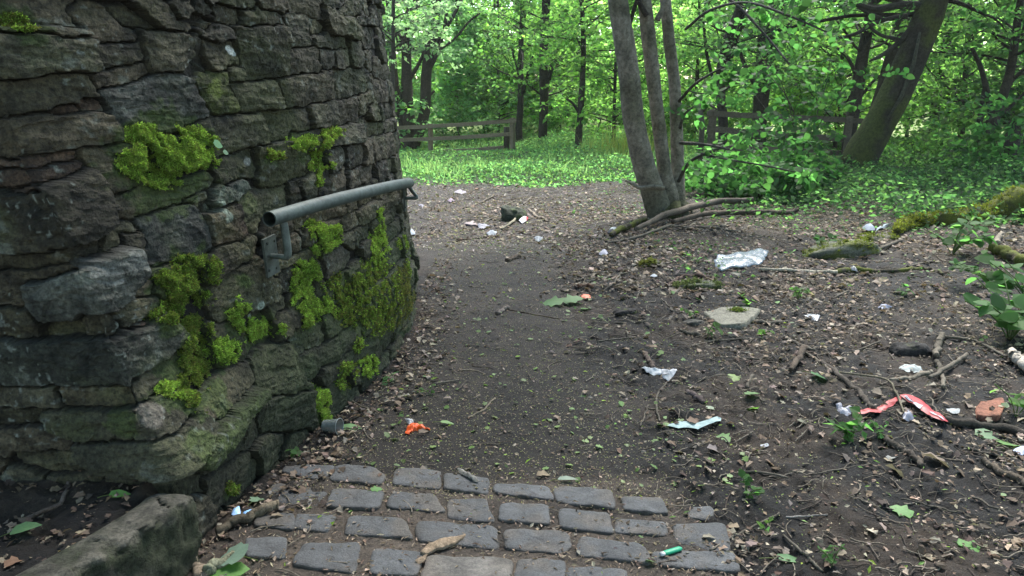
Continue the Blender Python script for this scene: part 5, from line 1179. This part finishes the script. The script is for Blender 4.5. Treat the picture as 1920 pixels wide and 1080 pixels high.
patch('paper_scrap', 'white pointed paper touching the flat cardboard', 'paper', [(893, 425), (905, 423), (925, 424), (912, 428), (904, 431)], (.2,.2,.23), M_PAPER, .02, .01, .015, nf=15)
patch('plastic_scrap', 'white plastic tangle in front of the cardboard', 'plastic scrap', [(912, 440), (920, 435), (932, 437), (930, 441), (918, 442)], (.22,.24,.27), M_PAPER, .02, .01, .015, nf=18)
patch('plastic_scrap', 'whitish plastic lying against the far foot of the wall', 'plastic scrap', [(760, 440), (768, 433), (778, 436), (779, 441), (768, 443)], (.2,.23,.27), M_PAPER, .03, .01, .015, nf=15)
patch('drink_can', 'crushed red and white can beside the dark greenish stone', 'can', [(973, 419), (978, 412), (986, 409), (990, 412), (987, 417), (979, 420)], (.62, .60, .62), M_FOIL, .04, .02, .006, nf=10, colf=lambda V, c, m, s: np.where((V[:, :1]-m[0]) > .03, [[.6, .04, .06]], c))
patch('plastic_scrap', 'bright white crumpled plastic in the middle distance right of the dark path', 'plastic scrap', [(1000, 449), (1008, 446), (1018, 445), (1016, 451), (1008, 454)], (.22,.24,.26), M_PAPER, .025, .01, .015, nf=18)
patch('carton', 'small white and black carton beside the mossy branch end', 'carton', [(1138, 441), (1145, 433), (1158, 431), (1156, 437), (1148, 443)], (.36,.39,.39), M_PAPER, .05, .02, .008, nf=10, colf=lambda V, c, m, s: np.where((V[:, 1:2]-m[1]) < -.05, [[.02, .02, .025]], c))
patch('tissue', 'white torn tissue pair below the mossy branch end', 'tissue', [(1122, 480), (1129, 473), (1140, 478), (1137, 482), (1130, 481)], (.33,.32,.36), M_PAPER, .03, .01, .015, nf=18)
patch('plastic_scrap', 'pale flat plastic piece farthest left on the bare earth', 'plastic scrap', [(783, 386), (788, 382), (796, 386), (792, 390)], (.15,.14,.17), M_PAPER, .02, .01, .01)
patch('paper_scrap', 'whitish paper on the bare earth near the grass edge', 'paper', [(850, 363), (862, 358), (874, 360), (866, 364)], (.2,.18,.21), M_PAPER, .02, .01, .01)
patch('paper_scrap', 'pinkish paper scrap on the bare earth above the cardboard', 'paper', [(839, 378), (846, 374), (852, 378), (846, 381)], (.17,.13,.17), M_PAPER, .02, .01, .01)
patch('plastic_scrap', 'small white bit left of the curved brown branch', 'plastic scrap', [(1218, 522), (1224, 516), (1233, 517), (1231, 522)], (.3,.32,.34), M_PAPER, .015, .008, .01)
patch('plastic_scrap', 'white litter heap on the mossy ground left of the big mossy log', 'plastic scrap', [(1615, 433), (1622, 428), (1636, 430), (1640, 435), (1625, 437)], (.2,.23,.28), M_PAPER, .05, .02, .02, nf=9)
patch('plastic_scrap', 'long grey-white litter strip right of the white litter heap', 'plastic scrap', [(1643, 433), (1656, 426), (1673, 421), (1668, 427), (1652, 434)], (.2,.24,.27), M_PAPER, .03, .02, .015, nf=12)
patch('plastic_scrap', 'dull grey plastic film lying right of the flat stone slab', 'plastic scrap', [(1505, 597), (1520, 591), (1538, 594), (1532, 601), (1514, 601)], (.28, .29, .31), M_FILM, .008, .008, .008)
patch('plastic_scrap', 'dark blue and grey foil scrap on the right bank', 'plastic scrap', [(1646, 577), (1656, 572), (1676, 574), (1668, 580), (1654, 581)], (.13, .14, .2), M_FOIL, .015, .008, .01)
patch('plastic_scrap', 'grey plastic caught at the foot of the mossy flat stone', 'plastic scrap', [(1591, 510), (1597, 500), (1608, 503), (1608, 511)], (.3, .3, .32), M_FILM, .03, .01, .01)
patch('paper_scrap', 'yellow-orange label in the leaves at the path edge', 'paper', [(1086, 560), (1094, 555), (1106, 557), (1108, 563), (1098, 565)], (.78, .16, .08), M_FOIL, .01, .015, .004)
# plastic cup lying at the wall foot
def cup():
    c = G(622, 812); root = thing('plastic_cup', 'clear plastic cup lying on its side at the foot of the wall', 'cup', c)
    S = Soup(); A = np.array([-.035, .01, .032]); B = np.array([.04, -.012, .038]); n = 14; t = np.linspace(0, 1, n)
    P = A+(B-A)*t[:, None]; R = .026+.010*t; V, F, T = tube(P, R, 24, .03, 1, False); S.add(V, F, [.16, .18, .175])
    V2, F2, T2 = tube(np.array([A, A+(B-A)*.03]), [.026, .026], 24, 0, 1, True); S.add(V2, F2, [.16, .18, .175]); S.F.setdefault(3, []).append(T2+S.n-len(V2))
    S.build('cup_body', M_FILM, root)
    S = Soup(); a = np.linspace(0, 2*np.pi, 25); ax = (B-A)/np.linalg.norm(B-A); u = np.cross(ax, [0, 0, 1]); u /= np.linalg.norm(u); v = np.cross(ax, u)
    add_tube(S, B+.037*(np.cos(a)[:, None]*u+np.sin(a)[:, None]*v), .0013, (.22, .24, .24), 6, 0, 1, False, 0); S.build('rim', M_FOIL, root)
cup()
def lighter():
    a = G(1244, 1036, .022); b = G(1277, 1026, .022); root = thing('lighter', 'green plastic lighter lying on the paving setts', 'lighter', a)
    d = (b-a)/np.linalg.norm(b-a); L = np.linalg.norm(b-a); S = Soup()
    t = np.array([0, .004, .01, L*.7, L*.93, L]); R = np.array([.006, .0105, .0118, .0118, .0112, .008])
    V, F, T = tube(np.array([d*x for x in t])+[0, 0, -.004], R, 18, 0, 1, True, flat=.62); S.add(V, F, [.01, .23, .12]); S.F.setdefault(3, []).append(T)
    S.build('body', M_FOIL, root)
    S = Soup(); V, F, T = tube(np.array([-d*.012, -d*.004, d*.003])+[0, 0, -.004], [.0085, .0095, .0095], 14, 0, 1, True, flat=.7); S.add(V, F, [.35, .36, .36]); S.F.setdefault(3, []).append(T); S.build('metal_cap', M_STEEL, root)
lighter()
WCH = (.19, .14, .095)
patch('wood_chip', 'long splintered pale wood chip on the setts', 'wood chip', [(790, 1042), (800, 1030), (820, 1022), (845, 1016), (872, 1011), (866, 1019), (845, 1029), (818, 1038), (800, 1046)], WCH, M_STICK, .006, .017, .004, nf=40, thick=.01, group='wood chips on the setts')
patch('wood_chip', 'small pale wood chip left of the long splintered one', 'wood chip', [(778, 1060), (786, 1053), (802, 1050), (798, 1060), (786, 1066)], WCH, M_STICK, .008, .018, .005, nf=40, group='wood chips on the setts')
patch('wood_chip', 'grey bark sliver lying over the back row of setts', 'wood chip', [(857, 886), (868, 889), (884, 898), (900, 911), (890, 910), (874, 902), (862, 894)], (.17, .16, .14), M_STICK, .01, .02, .005, nf=40, group='wood chips on the setts')

# leaves one can point at
GL = 'fresh green leaves lying on the ground'
def gleaf(label, px, py, wpx, ang, tpl=MAPLE, col=(.07, .15, .03), name='leaf', group=GL, tilt=.15, dz=.012, asp=1., stalk=True, mat=None):
    p = G(px, py, dz); w_ = wpx/FPX*np.linalg.norm(p-[0, 0, EYE]); TV, TF = tpl
    m = np.array([[random.gauss(0, tilt), random.gauss(0, tilt)-.1, 1]]); R = frames(m, np.array([ang]))
    k = len(TV); ctr = np.array([[.45, 0, 0.]]); TV2 = np.vstack([TV, ctr]); TV2 = TV2-[.45, 0, 0]
    V, _ = inst(TV2, TF, np.zeros((1, 3)), R, np.array([[w_, w_*asp, w_]])); F = np.array([[k, j, (j+1) % k] for j in range(k)])
    c = np.tile(np.array(col), (len(V), 1))*(1+rng.normal(0, .08, (len(V), 1)))
    S = Soup(); S.add(V, F, c)
    if stalk:
        x = R[0][:, 0]; add_tube(S, np.array([-x*.45*w_, -x*.75*w_+[0, 0, -.002], -x*1.0*w_+[.003, 0, -.006]]), .0014, (.09, .12, .03), 4, 0, 1, False, 0)
    o = S.build(name, mat or M_GLEAF, None, True); o.location = p; return tag(o, label, 'leaf', group)
gleaf('large pale grey-green leaf turned over at the bottom left', 438, 1040, 54, 2.7, leaf_tpl([(0,0),(.02,.22),(.12,.4),(.3,.36),(.38,.5),(.6,.46),(.66,.3),(.85,.28),(1.0,.08),(.92,-.1),(.98,-.28),(.75,-.36),(.6,-.5),(.4,-.42),(.2,-.46),(.05,-.25)], .12), (.13, .185, .14), dz=.045)
gleaf('green leaf half under the pale one at the bottom left', 425, 1070, 60, .3, MAPLE, (.07, .16, .03), dz=.02)
gleaf('green leaf beside the clear plastic cup', 657, 801, 36, .1, HEART, (.10, .21, .07), asp=.7)
gleaf('oval green leaf lying alone on the path near the orange wrapper', 838, 792, 28, 0, HEART, (.12, .22, .06), asp=.5)
gleaf('big green leaf next to the orange label', 1072, 561, 40, .3, MAPLE, (.07, .15, .035), dz=.03)
gleaf('torn green leaf left of the one by the orange label', 1038, 566, 40, 2.9, MAPLE, (.08, .17, .04), dz=.02)
gleaf('small oval green leaf under the orange label', 1099, 579, 24, .1, HEART, (.09, .19, .05), asp=.7)
gleaf('round leaf growing out at the right of the largest moss cushion', 1, 1, 1, 0)
bpy.data.objects.remove([o for o in C.objects if o.get('label', '').startswith('round leaf growing')][0])
def wall_leaf(label, px, py, wpx, col):
    p, n_, _ = wall_pt(px, py, .05); w_ = wpx/FPX*np.linalg.norm(p-[0, 0, EYE]); TV, TF = HEART; R = frames(np.array([[n_[0]*.9, n_[1]-.2, .5]]), np.array([.4])); V, F = inst(TV-[.45, 0, 0], TF, np.zeros((1, 3)), R, np.array([w_]))
    S = Soup(); S.add(V, F, col); add_tube(S, np.array([[0, 0, 0], -n_*.03+[0, 0, -.01], -n_*.06]), .001, (.1, .16, .05), 4, 0, 1, False, 0)
    o = S.build('leaf', M_GLEAF, None, True); o.location = p; tag(o, label, 'leaf', None)
wall_leaf('round pale leaf growing out at the right of the largest moss cushion', 394, 268, 20, (.13, .26, .12)); wall_leaf('tiny pale leaf under the round one beside the largest moss cushion', 411, 284, 12, (.15, .24, .14))
gleaf('bright green maple leaf lying on the black soil at lower right', 1693, 958, 34, 2.4, MAPLE, (.075, .20, .035))
gleaf('long green leaf with a stalk at the bottom right', 1826, 1026, 52, -.5, MAPLE, (.07, .19, .03), asp=.55)
gleaf('twisted grey-green leaf at the bottom right of the setts', 1480, 1048, 56, .1, HEART, (.10, .19, .08), asp=.4)
gleaf('lobed green leaf above the long thin stick pair', 1535, 704, 30, -.2, MAPLE, (.05, .14, .045))
gleaf('yellow-green leaf cluster leaf near the upright short stick', 1376, 710, 28, 1.9, MAPLE, (.12, .20, .03))
gleaf('dull green leaf under the yellow-green one', 1410, 737, 28, .3, MAPLE, (.10, .19, .06))
gleaf('folded green leaf in the middle of the black soil', 1410, 766, 26, .9, MAPLE, (.12, .22, .05), tilt=.4)
gleaf('pale grey leaf above the mint strip', 1334, 765, 26, .1, HEART, (.26, .30, .20), asp=.5)
gleaf('green leaf hanging over the soil below the mint strip', 1356, 820, 28, -1.1, MAPLE, (.11, .21, .06), tilt=.4)
gleaf('broad dark green leaf below the brick fragment', 1853, 815, 42, -.2, HEART, (.07, .15, .06))
gleaf('green leaf at the right edge under the broad dark one', 1895, 832, 42, .5, MAPLE, (.08, .17, .04))
gleaf('green leaf standing above the mint leaf on the setts edge', 482, 935, 28, 1.2, MAPLE, (.17, .25, .16))
gleaf('small green leaf in the joint of the second sett row', 705, 917, 20, .4, MAPLE, (.06, .15, .03))
gleaf('grey-green curled leaf at the back edge of the setts', 1062, 897, 36, -.1, HEART, (.20, .25, .19), asp=.45)
gleaf('pale green leaf on the ledge near the wall', 222, 926, 32, .3, HEART, (.10, .20, .04), asp=.6)
gleaf('green leaf on the ledge at the left edge of the photo', 44, 990, 46, .2, HEART, (.12, .21, .09), asp=.7)
gleaf('wilted green leaf on the ledge above the kerb stone', 150, 1034, 60, .2, MAPLE, (.14, .24, .11), asp=.6)
BL = 'big brown leaves on the ground'
for lab, px, py, wp, a, c in (('brown curled leaf on the ledge at the left edge', 26, 1052, 34, 1.2, (.14, .08, .05)), ('brown leaf on the back row of the setts', 1018, 888, 28, .3, (.17, .13, .085)), ('long brown leaf at the lower right under the sticks', 1760, 862, 54, -.5, (.17, .13, .10)),
                              ('pointed brown leaf right of the red wrapper', 1816, 758, 26, 1.1, (.16, .125, .10)), ('brown leaf in the fork of the pale sticks', 1650, 736, 34, .2, (.15, .12, .09)), ('brown leaf pair below the dark stick', 1680, 882, 40, -.4, (.16, .13, .10)),
                              ('reddish brown leaf in front of the black clod', 1560, 664, 36, -.2, (.13, .08, .065)), ('grey-brown leaf beside the tissue', 1340, 842, 34, .1, (.17, .14, .13)), ('brown leaf behind the mint strip', 1305, 792, 40, .1, (.15, .10, .07)), ('dead leaf with grey underside near the lower right stick', 1672, 857, 28, .8, (.17, .17, .16))):
    gleaf(lab, px, py, wp, a, DRY, c, group=BL, tilt=.3, stalk=False, mat=M_LITTER)

# small plants
def seedling(label, px, py, hpx, n, cols, leaf=HEART, spread=1., name='seedling', lsz=.5, group='small plants on the bank', dz=0):
    g = G(px, py); s_ = np.linalg.norm(g-[0, 0, EYE])/FPX; h = hpx*s_; root = thing(name, label, 'plant', g, group); S = Soup(); P, H, N_ = [], [], []
    for k in range(max(2, n//4)):
        a = random.uniform(0, 6.28); tip = np.array([math.cos(a)*h*.5*spread, math.sin(a)*h*.5*spread, h*random.uniform(.5, 1)]); c = catmull(np.array([[0, 0, -.01], tip*[.35, .35, .6], tip]), 6)
        add_tube(S, c, .0015+h*.008, (.07, .11, .03), 4, 0, 1, False, 0)
        for q in range(4):
            t = c[random.randint(2, 5)]; P.append(t); H.append(random.uniform(0, 6.28)); N_.append([random.gauss(0, .45), random.gauss(0, .45)-.2, 1])
    S.build('stem', M_GLEAF, root); P = np.array(P); N_ = np.array(N_)
    V, F = inst(leaf[0], leaf[1], P, frames(N_, np.array(H)), h*lsz*rng.uniform(.6, 1.1, len(P))); c = np.repeat(pick(cols, len(P), .18), len(leaf[0]), 0)
    mesh_obj('leaves', V, F, c, M_LEAF, root, False)
NET = [(.05, .12, .035), (.065, .14, .04), (.045, .10, .03)]
seedling('starry cleavers plant below the red wrapper tail', 1590, 828, 46, 30, NET, DIAM, 1.3, lsz=.55)
seedling('feathery green sprig right of the starry plant', 1648, 820, 30, 16, NET, DIAM, 1.6, lsz=.4)
seedling('large nettle clump at the right edge in front of the log', 1893, 640, 90, 60, NET, HEART, 1.5, name='nettle', lsz=.38)
seedling('nettle stems cut by the right edge below the mossy stick', 1930, 590, 80, 50, NET, HEART, 1.4, name='nettle', lsz=.35)
seedling('nettle clump growing before the mossy log', 1785, 478, 62, 50, NET, HEART, 1.6, name='nettle', lsz=.3)
seedling('low leafy plants under the smaller mossy stick', 1862, 535, 40, 40, MID+NET, HEART, 3.0, name='nettle', lsz=.4)
seedling('young nettle beside the mossy flat stone', 1548, 470, 30, 20, NET, HEART, 1.3, lsz=.45)
seedling('feathery sprig right of the plastic sheet on the bare bank', 1496, 562, 24, 24, MID, DIAM, 1.2, lsz=.5)
seedling('pair of round-leaved seedlings below the dark mossy stick', 1690, 560, 22, 14, NET, HEART, 2, lsz=.5)
seedling('heart-leaved seedling at the top corner of the flat slab', 1400, 572, 20, 6, LIME, HEART, 1, lsz=.7)
seedling('heart-leaved seedling below the flat slab', 1325, 634, 26, 10, LIME+MID, HEART, 1.6, lsz=.6)
seedling('small round-leaved seedling on black soil right of the slab', 1427, 632, 26, 10, LIME+MID, HEART, 1.2, lsz=.5)
seedling('low green seedling near the pale leaf right of the path', 1300, 597, 20, 12, MID, HEART, 2, lsz=.5)
seedling('clover-like plant right of the setts', 1400, 935, 36, 18, NET, HEART, 1.6, lsz=.42)
seedling('yellowish sprout between the setts and the clover-like plant', 1438, 1000, 26, 8, LIME, DIAM, 1.4, lsz=.5)
seedling('tiny rosette of narrow leaves at the bottom right of the setts', 1560, 1062, 34, 24, NET, DIAM, 1.5, lsz=.35)
seedling('leafy sprig at the right bottom by the dead leaf', 1905, 780, 50, 14, LIME+MID, HEART, 1.4, lsz=.45)
seedling('small green plant at the foot of the wall left of the cup', 552, 858, 26, 10, NET, HEART, 1.5, lsz=.55)
seedling('green plant at the wall foot near the small bright moss', 722, 722, 22, 10, MINT, HEART, 1.4, lsz=.7)
seedling('small green plant on the path edge near the litter', 808, 742, 18, 8, MID, HEART, 1.6, lsz=.6)
seedling('leafy plant at the left edge on the ledge', 8, 900, 50, 12, NET, HEART, 1.2, lsz=.5)

# litter one cannot count
def wall_x(y): return np.interp(y, PLAN[6:14, 1], PLAN[6:14, 0])
def scatter(name, label, cat, q, tpl, size, cols, mat, tilt, dz, asp=1., var=.25):
    n = len(q); pos = np.column_stack([q, ground_h(q[:, 0], q[:, 1])+dz*rng.random(n)+.003]); nr = np.stack([rng.normal(0, tilt, n), rng.normal(0, tilt, n), np.ones(n)], 1)
    V, F = inst(tpl[0], tpl[1], pos, frames(nr, rng.uniform(0, 6.28, n)), size(n)[:, None]*np.array([1, asp, 1])); c = np.repeat(pick(cols, n, var), len(tpl[0]), 0)
    V[:, 2] = np.maximum(V[:, 2], ground_h(V[:, 0], V[:, 1], False)-.004)
    return V, F, c
def litter():
    BRN = [(.12, .082, .056), (.09, .062, .044), (.19, .14, .10), (.06, .042, .032), (.16, .13, .105), (.27, .215, .165)]
    def zone(n, x0, x1, y0, y1, keep):
        q = samp(n, x0, x1, y0, y1); q = q[q[:, 0] > np.where(q[:, 1] > 7.4, -9, np.where(q[:, 1] > 2.3, wall_x(q[:, 1])+.02, -1.05))]; return q[rng.random(len(q)) < keep(q[:, 0], q[:, 1])]
    def soil(x, y):
        p = path_mask(x, y); cl = clear_mask(x, y); edge = np.exp(-((x-wall_x(y)-.12)/.2)**2)
        pt = sstep(-.3, .5, fbm(x*1.3, y*1.3, None, 3, 85))
        return np.clip((1-p)*(.15+.85*pt)*(1-.1*cl)+edge*.8*(y < 7)+.02, 0, 1)*(1-.8*((y < 2.75) & (p > .4)))
    parts = []
    q = zone(26000, -1.1, 6.5, 1.9, 13, soil); parts.append(scatter('', '', '', q, DRY, lambda n: rng.uniform(.018, .055, n), BRN, None, .35, .012))
    q = zone(70000, -1.1, 6.5, 1.9, 12, lambda x, y: np.maximum(soil(x, y), .2)); parts.append(scatter('', '', '', q, CHIP, lambda n: rng.uniform(.008, .026, n), BRN, None, .4, .008))
    q = zone(15000, -4, 6, 5.5, 13.8, lambda x, y: (.2+.8*sstep(-.35, .4, fbm(x*1.1, y*1.1, None, 3, 86)))*(1-.93*path_mask(x, y))*(1-.5*(x < -.3))); parts.append(scatter('', '', '', q, DRY, lambda n: rng.uniform(.03, .085, n), BRN, None, .35, .015))
    q = zone(3000, -1.05, .7, 1.9, 2.85, lambda x, y: .9+0*x); parts.append(scatter('', '', '', q, CHIP, lambda n: rng.uniform(.008, .03, n), [(.16, .12, .085), (.10, .07, .05), (.24, .185, .135)], None, .3, .01, .4))
    S = Soup()
    for V, F, c in parts: S.add(V, F, c)
    # heap of dead leaves on the ledge under the wall
    n = 260; x = rng.uniform(-1.75, -1.12, n); y = rng.uniform(1.85, 2.36, n); q = np.stack([x, y], 1); V, F, c = scatter('', '', '', q, DRY, lambda n: rng.uniform(.010, .038, n), BRN[:4], None, .4, .012); S.add(V, F, c)
    tag(S.build('leaf_litter', M_LITTER, None, False), 'brown dead leaves and bark crumbs covering the soil', 'leaf litter', None, 'stuff')
    S = Soup()
    q = zone(26000, -.9, 1.3, 2.6, 8, lambda x, y: .25+.75*path_mask(x, y)); V, F, c = scatter('', '', '', q, CHIP, lambda n: rng.uniform(.005, .012, n), [(.28, .23, .14), (.36, .32, .21), (.18, .15, .10), (.26, .27, .09)], None, .2, .003, .5); S.add(V, F, c)
    q = zone(14000, .3, 5, 2.2, 9, lambda x, y: .7+0*x); V, F, c = scatter('', '', '', q, CHIP, lambda n: rng.uniform(.005, .014, n), [(.22, .2, .12), (.15, .19, .05), (.12, .1, .07), (.3, .28, .2)], None, .3, .006, .5); S.add(V, F, c)
    q = zone(12000, -4, 4, 7, 13.6, lambda x, y: clear_mask(x, y)); V, F, c = scatter('', '', '', q, CHIP, lambda n: rng.uniform(.02, .06, n), [(.2, .17, .13), (.3, .27, .24), (.12, .1, .08), (.14, .17, .06)], None, .3, .01, .6); S.add(V, F, c)
    tag(S.build('seed_flecks', M_LITTER, None, False), 'tiny tan seed husks and crumbs speckling the dark path', 'husks', None, 'stuff')
    S = Soup()
    q = zone(900, -.9, 4.5, 1.95, 9, lambda x, y: .8+0*x); V, F, c = scatter('', '', '', q, DIAM, lambda n: rng.uniform(.012, .032, n), [(.17, .26, .03), (.22, .30, .04), (.12, .21, .05)], None, .4, .008, .5); S.add(V, F, c)
    q = zone(420, -.7, 1.0, 2.7, 7, lambda x, y: .8+0*x); V, F, c = scatter('', '', '', q, MAPLE, lambda n: rng.uniform(.012, .035, n), [(.09, .15, .04), (.13, .19, .06)], None, .35, .008); S.add(V, F, c)
    q = zone(900, .4, 6, 2.2, 11, lambda x, y: sstep(-.1, .6, fbm(x*1.2, y*1.2, None, 3, 88))); V, F, c = scatter('', '', '', q, HEART, lambda n: rng.uniform(.015, .045, n), [(.07, .15, .03), (.10, .18, .05), (.13, .2, .08)], None, .4, .02); S.add(V, F, c)
    tag(S.build('fallen_green_bits', M_GLEAF, None, False), 'small yellow-green maple keys and leaf scraps dotted over the ground', 'leaf scraps', None, 'stuff')
litter()

# ---------------------------------------------------------------- air
def haze():
    m = bpy.data.materials.new('air'); n = nodes_of(m); v = N(n, 'ShaderNodeVolumePrincipled'); v.inputs['Color'].default_value = (.85, .95, .85, 1); v.inputs['Density'].default_value = .0005; v.inputs['Anisotropy'].default_value = .2
    o = N(n, 'ShaderNodeOutputMaterial'); n.links.new(v.outputs[0], o.inputs[1])
    V, F = box((8, 22, 7), (46, 0, 0), (0, 42, 0), (0, 0, 10.5)); me = bpy.data.meshes.new('haze'); me.from_pydata(V.tolist(), [], F.tolist()); me.update(); me.materials.append(m)
    h = bpy.data.objects.new('haze', me); C.objects.link(h); tag(h, kind='stuff')
haze()
scene.cycles.volume_bounces = 0
